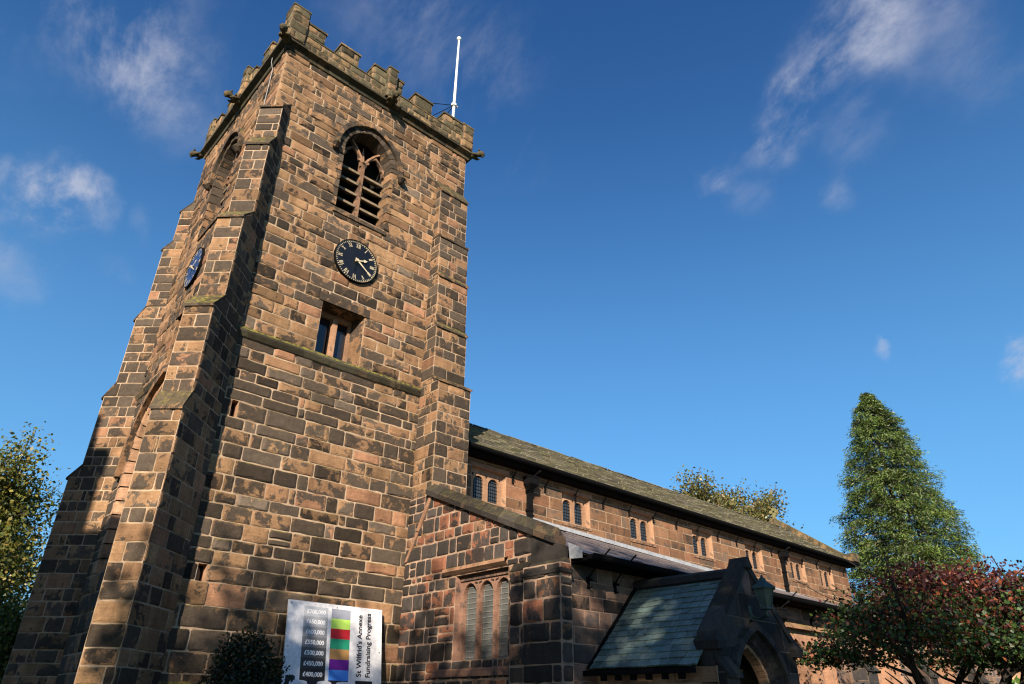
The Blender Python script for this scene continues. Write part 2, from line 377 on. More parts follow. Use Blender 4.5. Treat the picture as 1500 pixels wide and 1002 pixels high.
def masonry(mb, pl, cs, Lf, Rf, holes, st, rng, m_st=0, m_mo=1, back=True):
    """cs: courses; Lf/Rf: extents at height z; holes: (z0,z1,lf,rf)"""
    f = lambda x, z: x(z) if callable(x) else x
    prev = []
    for (v0, v1) in cs:
        e = 1e-4
        segs = [[f(Lf,v0+e), f(Lf,v1-e), f(Rf,v0+e), f(Rf,v1-e)]]
        for (h0, h1, lf, rf) in holes:
            ov = min(v1,h1)-max(v0,h0)
            if ov < .35*(v1-v0): continue
            a = min(max(v0, h0+e), h1-e); b = min(max(v1, h0+e), h1-e)
            L0, L1, R0, R1 = f(lf,a), f(lf,b), f(rf,a), f(rf,b); ns = []
            for s in segs:
                if L0 > s[2]-.02 or R0 < s[0]+.02: ns.append(s); continue
                if L0-s[0] > .04: ns.append([s[0], s[1], L0, L1])
                if s[2]-R0 > .04: ns.append([R0, R1, s[2], s[3]])
            segs = ns
        js = []
        for s in segs:
            s = [s[0], min(s[1], max(s[1], s[0])), s[2], s[3]]
            if s[1] > s[3]: s[1] = s[3] = (s[1]+s[3])/2
            tr = clean([(s[0],v0),(s[2],v0),(s[3],v1),(s[1],v1)])
            if len(tr) < 3: continue
            if back: mb.poly([pl.p(u, z) for u, z in tr], m_mo, (rng.uniform(.9,1.1),0,0,1))
            ua = min(s[0],s[1]); ub = max(s[2],s[3]); cuts = [ua]; u = ua
            h = v1-v0
            while True:
                l = rng.uniform(st['lmin'], st['lmax'])*(.55+.45*min(1.4, h/st.get('href',.3)))
                if rng.random() < .16: l *= .5
                t = u+l
                if any(abs(t-x) < .06 for x in prev): t += rng.choice((-.09,.1))
                if ub-t < st['lmin']*.55: break
                cuts.append(t); u = t
            if len(cuts) > 1 and ub-cuts[-1] > st['lmax']*1.35: cuts.append((cuts[-1]+ub)/2)
            cuts.append(ub); js += cuts[1:-1]
            for a, b in zip(cuts, cuts[1:]):
                q = tr
                ext = st['joint']/2*.9
                if a > ua+1e-6: q = clip_u(q, a, True)
                if len(q) > 2 and b < ub-1e-6: q = clip_u(q, b, False)
                if len(q) < 3: continue
                zc = (v0+v1)/2; uc = (a+b)/2
                cr = st['crust'](uc, zc) if callable(st['crust']) else st['crust']
                cv = rng.gauss(cr, st.get('cvar', .13))
                pk = 1.0 if rng.random() < st.get('pink', .08) else rng.random()*.45
                if pk == 1.0: cv -= .3
                if rng.random() < st.get('clean', .1): cv -= .35
                col = (max(.5, rng.gauss(1, st.get('tvar', .13))), cv, pk, 1.0)
                if st.get('split') and rng.random() < st['split'] and h > .27 and b-a < .5:   # two thin stones in one bed
                    zm = v0+h*rng.uniform(.4,.6)
                    for zz in ((v0,zm),(zm,v1)):
                        q2 = [(u_, min(max(z_, zz[0]), zz[1])) for u_, z_ in q]
                        stone_block(mb, pl, q2, st, rng, (col[0]*rng.uniform(.85,1.15), cv+rng.gauss(0,.1), col[2], 1), m_st)
                else: stone_block(mb, pl, q, st, rng, col, m_st)
        prev = js

ST_TOWER = dict(lmin=.3, lmax=.8, joint=.021, prot=.011, round=.03, jit=.0055, pink=.05, clean=.1, cvar=.15, tvar=.2, split=.03, href=.25,
                crust=lambda u, z: (.17 if z < 7.9 else (.0 if z < 11 else -.06)))
ST_BUT = dict(lmin=.24, lmax=.55, joint=.018, prot=.008, round=.024, jit=.004, pink=.05, clean=.12, cvar=.14, href=.3,
              crust=lambda u, z: .17 if z > 5.9 else .05)
ST_AISLE = dict(lmin=.2, lmax=.52, joint=.027, prot=.011, round=.035, jit=.007, pink=.2, clean=.05, cvar=.14, split=.15, href=.27, crust=.2)
ST_ASH = dict(lmin=.42, lmax=.8, joint=.016, prot=.005, round=.008, jit=.0015, pink=.1, clean=.05, cvar=.1, tvar=.14, tilt=.004, href=.24, crust=.0)
ST_SOUTH = dict(lmin=.3, lmax=.75, joint=.012, prot=.008, round=.012, jit=.003, pink=.12, clean=.05, cvar=.2, tvar=.2, tilt=.006, href=.25, crust=.0)
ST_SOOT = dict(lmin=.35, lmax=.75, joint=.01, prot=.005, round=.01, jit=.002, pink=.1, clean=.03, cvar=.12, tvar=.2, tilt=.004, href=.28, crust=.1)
ST_PAR = dict(lmin=.26, lmax=.5, joint=.024, prot=.014, round=.05, jit=.011, pink=.05, clean=.03, cvar=.14, href=.27, crust=.1)

# ------------------------------------------------------------------ arches and windows
def arch_pts(cx, w, zs, rise, n=10):
    """from the left springing over the apex to the right springing"""
    Rr = (w*w+rise*rise)/(2*w); c = Rr-w; out = []
    a1 = math.asin(min(1, rise/Rr))
    for i in range(n+1):
        a = a1*i/n; out.append((cx-(Rr*math.cos(a)-c), zs+Rr*math.sin(a)))
    return out + [(2*cx-u, z) for u, z in out[-2::-1]]
def half_w(w, zs, rise, z):
    if z <= zs: return w
    Rr = (w*w+rise*rise)/(2*w); v = z-zs
    return max(0, math.sqrt(max(0, Rr*Rr-v*v))-(Rr-w))
def arch_hole(cx, w, z0, zs, rise):
    return (z0, zs+rise, lambda z: cx-half_w(w,zs,rise,z), lambda z: cx+half_w(w,zs,rise,z))
def rect_hole(u0, u1, z0, z1): return (z0, z1, lambda z: u0, lambda z: u1)
def open_path(cx, w, z0, zs, rise, n=8, jn=4):
    A = arch_pts(cx, w, zs, rise, n)
    return [(cx-w, z0+(zs-z0)*i/jn) for i in range(jn)] + A + [(cx+w, z0+(zs-z0)*i/jn) for i in range(jn-1,-1,-1)]
def ring_blocks(mb, pl, outer, inner, back, d_front, d_base, d_back, rng, crust=0., step=1, gap=.0, m=0, tvar=.12, cvar=.12):
    """voussoirs: outer edge (d_base..d_front), front face, soffit running from the inner edge at d_front to back at d_back"""
    n = len(outer)
    for i in range(0, n-1, step):
        j = min(n-1, i+step); col = (max(.6, rng.gauss(1,tvar)), rng.gauss(crust(outer[i][1]) if callable(crust) else crust,cvar), rng.random()*.6, 1.0)
        df = d_front; d_front = df+rng.gauss(0,.006)
        for k in range(i, j):
            a0, a1, b0, b1, c0, c1 = outer[k], outer[k+1], inner[k], inner[k+1], back[k], back[k+1]
            sh = lambda p, q: (p[0]+(q[0]-p[0])*gf, p[1]+(q[1]-p[1])*gf)
            gf = .06; a0, a1, b0, b1, c0, c1 = sh(a0,a1), sh(a1,a0), sh(b0,b1), sh(b1,b0), c0, c1
            mb.poly([pl.p(*a0,d_front), pl.p(*b0,d_front), pl.p(*b1,d_front), pl.p(*a1,d_front)], m, col)
            mb.poly([pl.p(*a0,d_base), pl.p(*a0,d_front), pl.p(*a1,d_front), pl.p(*a1,d_base)], m, col)
            mb.poly([pl.p(*b0,d_front), pl.p(*c0,d_back), pl.p(*c1,d_back), pl.p(*b1,d_front)], m, col)
            mb.poly([pl.p(*a0,d_front), pl.p(*a0,d_base), pl.p(*b0,d_base), pl.p(*b0,d_front)], m, col); mb.poly([pl.p(*a1,d_front), pl.p(*a1,d_base), pl.p(*b1,d_base), pl.p(*b1,d_front)], m, col)
        d_front = df
def band(mb, pl, outer, inner, d0, d1, col=(1,0,0,1), m=0):
    """solid moulding strip between two paths from depth d0 to d1 (d1 outermost)"""
    for k in range(len(outer)-1):
        a0, a1, b0, b1 = outer[k], outer[k+1], inner[k], inner[k+1]
        mb.poly([pl.p(*a0,d1), pl.p(*b0,d1), pl.p(*b1,d1), pl.p(*a1,d1)], m, col)
        mb.poly([pl.p(*a0,d0), pl.p(*a0,d1), pl.p(*a1,d1), pl.p(*a1,d0)], m, col)
        mb.poly([pl.p(*b0,d1), pl.p(*b0,d0), pl.p(*b1,d0), pl.p(*b1,d1)], m, col)
    for k in (0, -1): mb.poly([pl.p(*outer[k],d0), pl.p(*outer[k],d1), pl.p(*inner[k],d1), pl.p(*inner[k],d0)], m, col)
def pbox(mb, pl, u0, u1, z0, z1, d0, d1, m=0, c=(1,0,0,1)):
    mb.hexa([pl.p(u0,z0,d1), pl.p(u1,z0,d1), pl.p(u1,z0,d0), pl.p(u0,z0,d0), pl.p(u0,z1,d1), pl.p(u1,z1,d1), pl.p(u1,z1,d0), pl.p(u0,z1,d0)], m, c)
def plate(mb, pl, u0, u1, z0, z1, lights, d, deep, col=(1,-.1,.5,1), n=6, m=0):
    """stone sheet with arched lights: front at depth d, soffits running back to d-deep. lights: (cx, w, z0, zs, rise)"""
    x = u0
    for (cx, w, a, zs, rise) in lights:
        pts = arch_pts(cx, w, zs, rise, n) if rise > 0 else [(cx-w,zs),(cx+w,zs)]
        if cx-w > x+1e-4: mb.poly([pl.p(x,z0,d), pl.p(cx-w,z0,d), pl.p(cx-w,z1,d), pl.p(x,z1,d)], m, col)
        for p, q in zip(pts, pts[1:]): 
            mb.poly([pl.p(*p,d), pl.p(*q,d), pl.p(q[0],z1,d), pl.p(p[0],z1,d)], m, col)
            mb.poly([pl.p(*p,d), pl.p(*p,d-deep), pl.p(*q,d-deep), pl.p(*q,d)], m, col)
        if a > z0+1e-4: mb.poly([pl.p(cx-w,z0,d), pl.p(cx+w,z0,d), pl.p(cx+w,a,d), pl.p(cx-w,a,d)], m, col)
        for sx in (-1, 1): mb.poly([pl.p(cx+sx*w,a,d), pl.p(cx+sx*w,zs,d), pl.p(cx+sx*w,zs,d-deep), pl.p(cx+sx*w,a,d-deep)], m, col)
        mb.poly([pl.p(cx-w,a,d), pl.p(cx+w,a,d), pl.p(cx+w,a,d-deep), pl.p(cx-w,a,d-deep)], m, col)
        x = cx+w
    if u1 > x: mb.poly([pl.p(x,z0,d), pl.p(u1,z0,d), pl.p(u1,z1,d), pl.p(x,z1,d)], m, col)
def niche(mb, pl, u0, u1, z0, z1, d, st_m=0, splay=0., c=(1,0,.3,1)):
    """four reveals from the wall face back to depth -d; splay narrows the back"""
    A = [(u0,z0),(u1,z0),(u1,z1),(u0,z1)]; B = [(u0+splay,z0),(u1-splay,z0),(u1-splay,z1),(u0+splay,z1)]
    for i in range(4):
        a, b, e, f = A[i], A[(i+1)%4], B[(i+1)%4], B[i]
        mb.poly([pl.p(*a), pl.p(*b), pl.p(*e,-d), pl.p(*f,-d)], st_m, c)
def leading(mb, pl, cx, w, z0, z1, d, du, dz, t=.006):
    k = max(1, int(round(2*w/du)))
    for i in range(1, k): u = cx-w+2*w*i/k; pbox(mb, pl, u-t/2, u+t/2, z0, z1, d, d+.006)
    k = max(1, int(round((z1-z0)/dz)))
    for i in range(1, k): z = z0+(z1-z0)*i/k; pbox(mb, pl, cx-w, cx+w, z-t/2, z+t/2, d+.0005, d+.0065)
rng = random.Random(11)

# ------------------------------------------------------------------ ground
gb = MB(); gb.poly([(-900,-900,0),(900,-900,0),(900,900,0),(-900,900,0)])
tag(gb.build('ground', M['grass']), kind='structure')
gb = MB(); gb.poly([(-30,-1.2,.004),(9.0,4.4,.004),(10.6,4.4,.004),(10.6,5.5,.004),(9.0,5.5,.004),(-30,1.2,.004)])
tag(gb.build('path', M['path']), kind='structure')

# ------------------------------------------------------------------ the church
XW, XE, YS, YN = 3.46, 8.96, 12.0, 17.1
CH = thing('church', (6.2, 14.5, 0), 'weathered sandstone parish church with square battlemented clock tower, long nave, lean-to aisle and gabled porch', 'church')
SOUTH = Plane((0,YS,0), (1,0,0)); WEST = Plane((XW,YN,0), (0,-1,0))
wy = lambda y: YN-y
STM = [M['stone'], M['mortar']]

# tower walls
BELL_S = (5.95, .66, 11.8, 13.62, .82); BELL_W = (wy(14.62), .66, 11.8, 13.62, .82)
tall = lambda z: .3 if z < 3.6 else (.2 if z < 7.9 else .2); tall1 = lambda z: .4 if z < 3.6 else (.29 if z < 7.9 else .28)
mb = MB()
cs = courses(0, 15.62, tall, tall1, rng, (3.4,3.67,6.24,6.56,7.92,8.05,9.28,11.8))
masonry(mb, SOUTH, cs, XW, XE, [arch_hole(BELL_S[0], BELL_S[1]+.03, 11.8, 13.62, .86), rect_hole(5.39,6.42,8.05,9.28), rect_hole(3.98,4.10,6.24,6.56), rect_hole(4.02,4.17,3.40,3.67)], ST_TOWER, rng)
cs = courses(0, 15.62, tall, tall1, rng, (7.92,8.2,9.42,11.8))
masonry(mb, WEST, cs, 0, YN-YS, [arch_hole(BELL_W[0], BELL_W[1]+.03, 11.8, 13.62, .86), rect_hole(wy(15.24),wy(14.2),8.2,9.42), arch_hole(wy(14.6), 1.43, 3.9, 5.95, 1.75)], ST_TOWER, rng)
for pl, wd in ((Plane((XE,YS,0),(0,1,0)), YN-YS), (Plane((XE,YN,0),(-1,0,0)), XE-XW)):
    masonry(mb, pl, courses(0, 15.62, .4, .5, rng), 0, wd, [], dict(ST_TOWER, lmin=.6, lmax=1.1), rng)
mb.poly([(XW,YS,15.9),(XE,YS,15.9),(XE,YN,15.9),(XW,YN,15.9)], 1)
TW = mb.build('tower_wall', STM, CH)

# small openings low on the south face
for (u0,u1,z0,z1,nm) in ((3.98,4.10,6.24,6.56,'slit_window'), (4.02,4.17,3.40,3.67,'slit_window')):
    mb = MB(); niche(mb, SOUTH, u0,u1,z0,z1,.2, 0, 0, (1,-.25,.8,1)); w = mb.build(nm, M['dress'], CH)
    mb = MB(); mb.poly([SOUTH.p(u0,z0,-.2),SOUTH.p(u1,z0,-.2),SOUTH.p(u1,z1,-.2),SOUTH.p(u0,z1,-.2)]); mb.build('glass', M['glass'], w)

# belfry windows: voussoirs, Y tracery, stone louvres
def belfry(pl, cx):
    _, w, z0, zs, rise = BELL_S
    mb = MB(); n = 9
    o = open_path(cx, w+.19, z0, zs, rise+.2, n, 7); o = [(min(max(u, cx-w-.13+.05*(i%2)), cx+w+.13-.05*(i%2)), z) if z < zs-.02 else (u, z) for i, (u, z) in enumerate(o)]; i = open_path(cx, w, z0, zs, rise, n, 7); b = open_path(cx, w-.04, z0, zs-.01, rise-.04, n, 7)
    ring_blocks(mb, pl, o, i, b, .032, -.01, -.34, rng, lambda z: .3 if z > zs else .04, 1)
    win = mb.build('belfry_window', M['stone'], CH)
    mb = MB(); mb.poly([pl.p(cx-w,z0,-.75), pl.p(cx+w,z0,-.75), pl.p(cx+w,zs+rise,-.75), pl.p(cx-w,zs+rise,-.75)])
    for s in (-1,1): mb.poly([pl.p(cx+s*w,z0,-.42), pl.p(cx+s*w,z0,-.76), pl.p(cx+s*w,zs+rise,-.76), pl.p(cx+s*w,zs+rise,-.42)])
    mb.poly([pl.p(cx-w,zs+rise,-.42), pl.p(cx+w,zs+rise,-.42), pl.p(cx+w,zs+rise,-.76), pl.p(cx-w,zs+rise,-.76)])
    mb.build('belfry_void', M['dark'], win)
    mb = MB(); W2 = w-.04
    pbox(mb, pl, cx-.045, cx+.045, z0, zs+.05, -.4, -.2, 0, (.7,.05,.6,1))
    for s in (-1, 1):      # the two branches of the Y and the cusped light heads
        pts = [(cx, zs), (cx+s*.1, zs+.2), (cx+s*.26, zs+.42), (cx+s*.4, zs+.56)]
        for p, q in zip(pts, pts[1:]):
            mb.hexa([pl.p(p[0]-.03,p[1],-.2), pl.p(p[0]+.03,p[1],-.2), pl.p(p[0]+.03,p[1],-.3), pl.p(p[0]-.03,p[1],-.3),
                     pl.p(q[0]-.03,q[1],-.2), pl.p(q[0]+.03,q[1],-.2), pl.p(q[0]+.03,q[1],-.3), pl.p(q[0]-.03,q[1],-.3)], 0, (1,-.2,.5,1))
        c2 = cx+s*(W2/2+.01); lw = W2/2-.04
        band(mb, pl, arch_pts(c2, lw+.02, zs-.08, .5, 5), arch_pts(c2, lw-.03, zs-.08, .43, 5), -.3, -.22, (.8,.1,.6,1))
        for t in (-1, 1):  # cusps
            mb.hexa([pl.p(c2+t*lw,zs+.02,-.21), pl.p(c2+t*(lw-.1),zs+.08,-.21), pl.p(c2+t*(lw-.1),zs+.08,-.27), pl.p(c2+t*lw,zs+.02,-.27),
                     pl.p(c2+t*lw,zs+.16,-.21), pl.p(c2+t*(lw-.1),zs+.11,-.21), pl.p(c2+t*(lw-.1),zs+.11,-.27), pl.p(c2+t*lw,zs+.16,-.27)], 0, (1,0,.4,1))
    # broken leaf-shaped piece standing in the head
    mb.hexa([pl.p(cx-.06,zs+.1,-.3), pl.p(cx+.06,zs+.1,-.3), pl.p(cx+.05,zs+.1,-.38), pl.p(cx-.05,zs+.1,-.38), pl.p(cx-.012,zs+.62,-.34), pl.p(cx+.012,zs+.62,-.34), pl.p(cx+.01,zs+.62,-.37), pl.p(cx-.01,zs+.62,-.37)], 0, (1,.0,.3,1))
    mb.build('tracery', M['dress'], win)
    for s in (-1, 1):
        for k in range(5):
            a, b = (cx+.06, cx+W2) if s > 0 else (cx-W2, cx-.06); zc = z0+.1+k*.335
            mb = MB(); mb.hexa([pl.p(a,zc,-.22), pl.p(b,zc,-.22), pl.p(b,zc+.24,-.6), pl.p(a,zc+.24,-.6), pl.p(a,zc+.065,-.22), pl.p(b,zc+.065,-.22), pl.p(b,zc+.3,-.6), pl.p(a,zc+.3,-.6)], 0)
            mb.build('louvre', M['louvre'], win)
    mb = MB(); oh = arch_pts(cx, w+.31, zs-.04, rise+.31, 10); ih = arch_pts(cx, w+.19, zs-.04, rise+.19, 10)
    for k in range(len(oh)-1): band(mb, pl, oh[k:k+2], ih[k:k+2], -.01, .115, (rng.uniform(.8,1.2), .1+rng.gauss(0,.1), .2, 1))
    for s in (-1, 1):      # carved label stops
        pts = [pl.p(cx+s*(w+.25), zs-.02, .02), pl.p(cx+s*(w+.26), zs-.07, .1), pl.p(cx+s*(w+.27), zs-.14, .14), pl.p(cx+s*(w+.27), zs-.2, .08), pl.p(cx+s*(w+.27), zs-.24, .0)]
        mb.tube(pts, [.05,.085,.1,.075,.03], 8, 0, (.9,.12,.1,1))
    mb.build('hood_mould', M['stone'], win)
    mb = MB(); mb.hexa([pl.p(cx-w-.05,z0-.16,.05), pl.p(cx+w+.05,z0-.16,.05), pl.p(cx+w+.05,z0-.16,-.3), pl.p(cx-w-.05,z0-.16,-.3), pl.p(cx-w-.05,z0-.06,.05), pl.p(cx+w+.05,z0-.06,.05), pl.p(cx+w+.05,z0+.1,-.4), pl.p(cx-w-.05,z0+.1,-.4)], 0, (1,.1,.2,1))
    mb.build('sill', M['stone'], win)
belfry(SOUTH, BELL_S[0]); belfry(WEST, BELL_W[0])

# square-headed ringing chamber windows
def square_window(pl, u0, u1, z0, z1, nm='chamber_window'):
    c = (u0+u1)/2; mb = MB(); niche(mb, pl, u0, u1, z0, z1, .42, 0, .09, (1,-.05,.4,1))
    win = mb.build(nm, M['stone'], CH)
    mb = MB(); plate(mb, pl, u0+.05, u1-.05, z0, z1, [(c-.215,.145,z0+.02,z1-.12,0),(c+.215,.145,z0+.02,z1-.12,0)], -.4, .12)
    pbox(mb, pl, c-.06, c+.06, z0+.02, z1-.12, -.41, -.33, 0, (1,-.2,.6,1)); mb.build('mullion', M['dress'], win)
    mb = MB()
    for s in (-1, 1): mb.poly([pl.p(c+s*.215-.15,z0,-.47), pl.p(c+s*.215+.15,z0,-.47), pl.p(c+s*.215+.15,z1,-.47), pl.p(c+s*.215-.15,z1,-.47)])
    mb.build('glass', M['glass'], win)
    mb = MB(); pbox(mb, pl, u0-.1, u1+.1, z1+.0, z1+.2, -.02, .028, 0, (.9,.1,.2,1)); mb.build('lintel', M['stone'], win)
    mb = MB(); mb.hexa([pl.p(u0-.06,z0-.1,.05), pl.p(u1+.06,z0-.1,.05), pl.p(u1+.06,z0-.1,-.4), pl.p(u0-.06,z0-.1,-.4), pl.p(u0-.06,z0-.04,.05), pl.p(u1+.06,z0-.04,.05), pl.p(u1+.06,z0+.06,-.4), pl.p(u0-.06,z0+.06,-.4)], 0, (1,-.1,.3,1)); mb.build('sill', M['stone'], win)
square_window(SOUTH, 5.39, 6.42, 8.05, 9.28); square_window(WEST, wy(15.24), wy(14.2), 8.2, 9.42)

# great west window
def west_window():
    pl, c = WEST, wy(14.6); mb = MB()
    o = open_path(c, 1.58, 3.9, 5.95, 1.9, 9, 7); i = open_path(c, 1.4, 3.9, 5.95, 1.72, 9, 7); b = open_path(c, 1.15, 3.9, 5.95, 1.5, 9, 7)
    ring_blocks(mb, pl, o, i, b, .03, -.01, -.42, rng, -.15); win = mb.build('west_window', M['dress'], CH)
    mb = MB(); band(mb, pl, arch_pts(c,1.74,5.9,2.06,10), arch_pts(c,1.58,5.9,1.9,10), -.01, .14, (1,0,.3,1)); mb.build('hood_mould', M['stone'], win)
    mb = MB()
    for k in (-1,0,1): band(mb, pl, arch_pts(c+k*.76,.38,5.7,.7,6), arch_pts(c+k*.76,.3,5.7,.6,6), -.46, -.34, (1,-.1,.5,1))
    for k in (-1,1): pbox(mb, pl, c+k*.38-.05, c+k*.38+.05, 3.9, 6.9, -.46, -.33, 0, (1,-.1,.5,1))
    mb.build('tracery', M['dress'], win)
    mb = MB(); mb.poly([pl.p(c-1.5,3.8,-.44), pl.p(c+1.5,3.8,-.44), pl.p(c+1.5,7.8,-.44), pl.p(c-1.5,7.8,-.44)]); mb.build('glass', M['glass'], win)
west_window()

# string courses and plinth
def string(name, pts, prof, mat, parent=CH):
    """moulding swept along a plan polyline; prof = (outward, z)"""
    mb = MB(); P = [Vector((x,y,0)) for x, y in pts]; N = []
    for i in range(len(P)):
        a = (P[i]-P[i-1]).normalized() if i else (P[1]-P[0]).normalized(); b = (P[i+1]-P[i]).normalized() if i < len(P)-1 else a
        na, nb = Vector((a.y,-a.x,0)), Vector((b.y,-b.x,0)); m = (na+nb).normalized(); N.append(m/max(.4, m.dot(na)))
    L = []
    for i in range(len(P)-1):
        k = max(1, int((P[i+1]-P[i]).length/.55))
        for j in range(k):
            t0, t1 = j/k, (j+1)/k; col = (rng.uniform(.8,1.15), .05+rng.gauss(0,.12), rng.random()*.4, 1); e = rng.gauss(0,.004)
            for (d0,z0),(d1,z1) in zip(prof, prof[1:]):
                q = lambda t, d, z: P[i].lerp(P[i+1], t)+N[i].lerp(N[i+1], t)*(d+e)+Vector((0,0,z))
                mb.poly([q(t0,d0,z0), q(t1,d0,z0), q(t1,d1,z1), q(t0,d1,z1)], 0, col)
    return mb.build(name, mat, parent)
ring = [(XW,YN),(XW,YS),(XE,YS)]
string('string_course', [(XW,YN-.3),(XW,YS),(8.05,YS)], [(0,7.8),(.05,7.84),(.1,7.93),(.1,7.97),(.0,8.07)], M['string'])
string('parapet_string', [(XE,YN),(XW,YN),(XW,YS),(XE,YS),(XE,YN)], [(0,15.52),(.05,15.54),(.08,15.63),(.2,15.69),(.2,15.75),(.05,15.9)], M['string'])
string('plinth', ring, [(.16,0),(.16,1.72),(.12,1.8),(0,1.96)], M['stone'])

# buttresses
def buttress(name, at, a, w, stages, attach, top, zb=0, mats=STM, st=ST_BUT, h=(.21,.31), cmat=None, back_side=True):
    """stages: (z_top, z_bottom, projection) from the top down"""
    a = Vector((a[0],a[1],0)).normalized(); u = Vector((-a.y,a.x,0)); C = Vector((at[0],at[1],0))
    prof = [(top, attach)]
    for zt, zb_, d in stages: prof += [(zt, d), (zb_, d)]
    def D(z):
        for (za, da), (zb2, db) in zip(prof, prof[1:]):
            if zb2 <= z <= za: return da+(db-da)*((za-z)/max(1e-6, za-zb2))
        return attach if z > top else stages[-1][2]
    snaps = [p[0] for p in prof]
    cs = courses(stages[-1][1], top, h[0], h[1], rng, snaps); mb = MB(); dm = max(s[2] for s in stages)
    for zt, zb_, d in stages:
        pl = Plane(C+a*d-u*(w/2), u); masonry(mb, pl, [c for c in cs if c[0] > zb_-.02 and c[1] < zt+.02], 0, w, [], st, rng)
    right = Plane(C+u*(w/2)+a*dm, -a); masonry(mb, right, cs, lambda z: dm-D(z), dm-attach, [], st, rng)
    left = Plane(C-u*(w/2)+a*attach, a); masonry(mb, left, cs, 0, lambda z: D(z)-attach, [], st, rng)
    B = mb.build(name, mats, CH)
    for (z1, d1), (z0, d0) in zip(prof[::2], prof[1::2]):     # sloping weatherings
        mb = MB(); t = .05; o = .045; hw = w/2+.02; dv = (d0-d1)
        if dv < .02: continue
        n = 2
        for k in range(n):
            s0, s1 = -hw+2*hw*k/n, -hw+2*hw*(k+1)/n-.004
            q = lambda s, d, z: C+u*s+a*d+Vector((0,0,z))
            zo = z0-min(.05, o*(z1-z0)/max(.05,dv)*.5)
            mb.hexa([q(s0,d0+o,zo-t*.6), q(s1,d0+o,zo-t*.6), q(s1,d1-.03,z1-.02), q(s0,d1-.03,z1-.02), q(s0,d0+o,zo+t*.4), q(s1,d0+o,zo+t*.4), q(s1,d1-.03,z1+t+.01), q(s0,d1-.03,z1+t+.01)], 0, (rng.uniform(.8,1.1), .05+rng.gauss(0,.08), .2, 1))
        mb.build('weathering', cmat or M['stone'], B)
    return B
buttress('buttress', (XW,YS), (-1,-1), .52, [(13.55,12.6,.09),(12.25,10.36,.28),(10.05,8.2,.57),(7.87,6.18,.84),(5.88,0,.98)], -.26, 13.95)
buttress('buttress', (XW,YN), (-1,1), .52, [(13.42,12.4,.09),(12.17,10.4,.27),(10.06,8.3,.42),(7.96,6.29,.6),(6.03,0,.82)], -.26, 13.8)
buttress('buttress', (8.49,YS), (0,-1), .9, [(13.8,12.3,.22),(12.2,11.1,.35),(11.0,9.66,.41),(9.56,8.2,.47),(8.05,0,.72)], 0, 14.2)

# parapet, battlements, gargoyles
PX0, PX1, PY0, PY1 = XW-.06, XE+.06, YS-.06, YN+.06
PM = [M['parapet'], M['mortar3']]
def stone_box(mb, x0,x1,y0,y1,z0,z1, st, h=(.24,.31), cap=0, capo=.035):
    cs = courses(z0, z1, h[0], h[1], rng)
    for O, u, w in (((x0,y0,0),(1,0,0),x1-x0), ((x1,y0,0),(0,1,0),y1-y0), ((x1,y1,0),(-1,0,0),x1-x0), ((x0,y1,0),(0,-1,0),y1-y0)):
        masonry(mb, Plane(O,u), cs, 0, w, [], st, rng)
    if cap:
        o = capo; c = (rng.uniform(.8,1.1), .08, .2, 1); i = min(.12, (x1-x0)*.3, (y1-y0)*.3)
        mb.hexa([(x0-o,y0-o,z1),(x1+o,y0-o,z1),(x1+o,y1+o,z1),(x0-o,y1+o,z1),(x0-o,y0-o,z1+cap*.5),(x1+o,y0-o,z1+cap*.5),(x1+o,y1+o,z1+cap*.5),(x0-o,y1+o,z1+cap*.5)], 0, c)
        mb.hexa([(x0-o+.01,y0-o+.01,z1+cap*.5),(x1+o-.01,y0-o+.01,z1+cap*.5),(x1+o-.01,y1+o-.01,z1+cap*.5),(x0-o+.01,y1+o-.01,z1+cap*.5),(x0+i,y0+i,z1+cap),(x1-i,y0+i,z1+cap),(x1-i,y1-i,z1+cap),(x0+i,y1-i,z1+cap)], 0, c)
    else: mb.poly([(x0,y0,z1),(x1,y0,z1),(x1,y1,z1),(x0,y1,z1)])
T = .34; ZP0, ZP1, ZM = 15.86, 16.28, 16.74
mb = MB()
for (x0,x1,y0,y1) in ((PX0,PX1,PY0,PY0+T), (PX0,PX1,PY1-T,PY1), (PX0,PX0+T,PY0+T,PY1-T), (PX1-T,PX1,PY0+T,PY1-T)): stone_box(mb, x0,x1,y0,y1,ZP0,ZP1, ST_PAR, cap=.07, capo=.02)
PAR = mb.build('parapet', PM, CH)
SX = [(PX0,4.27),(4.72,5.25),(5.72,6.62),(7.05,7.62),(8.06,PX1)]; SY = [(PY0+T+.02,12.72),(13.12,13.62),(14.08,14.98),(15.42,15.95),(16.4,PY1-T-.02)]
for k, (a, b) in enumerate(SX):
    for (y0, y1) in ((PY0,PY0+T),(PY1-T,PY1)):
        mb = MB(); stone_box(mb, a, b, y0, y1, ZP1+.03, ZM+rng.uniform(-.05,.04), ST_PAR, cap=.12)
        mb.build('merlon', PM, PAR)
for (a, b) in SY:
    for (x0, x1) in ((PX0,PX0+T),(PX1-T,PX1)):
        mb = MB(); stone_box(mb, x0, x1, a, b, ZP1+.03, ZM+rng.uniform(-.07,.02), ST_PAR, cap=.12)
        mb.build('merlon', PM, PAR)
for (x0,x1,y0,y1,zt) in ((PX0-.07,PX0+.36,PY0-.07,PY0+.36,16.98), (6.1,6.36,PY0-.13,PY0+.2,16.92), (PX1-.3,PX1+.07,PY0-.07,PY0+.3,16.7), (PX0-.13,PX0+.2,14.42,14.68,16.9), (PX0-.07,PX0+.3,PY1-.3,PY1+.07,16.85)):
    mb = MB(); stone_box(mb, x0,x1,y0,y1,15.88,zt, ST_PAR, cap=.1, capo=.02); mb.build('pinnacle_stump', PM, PAR)
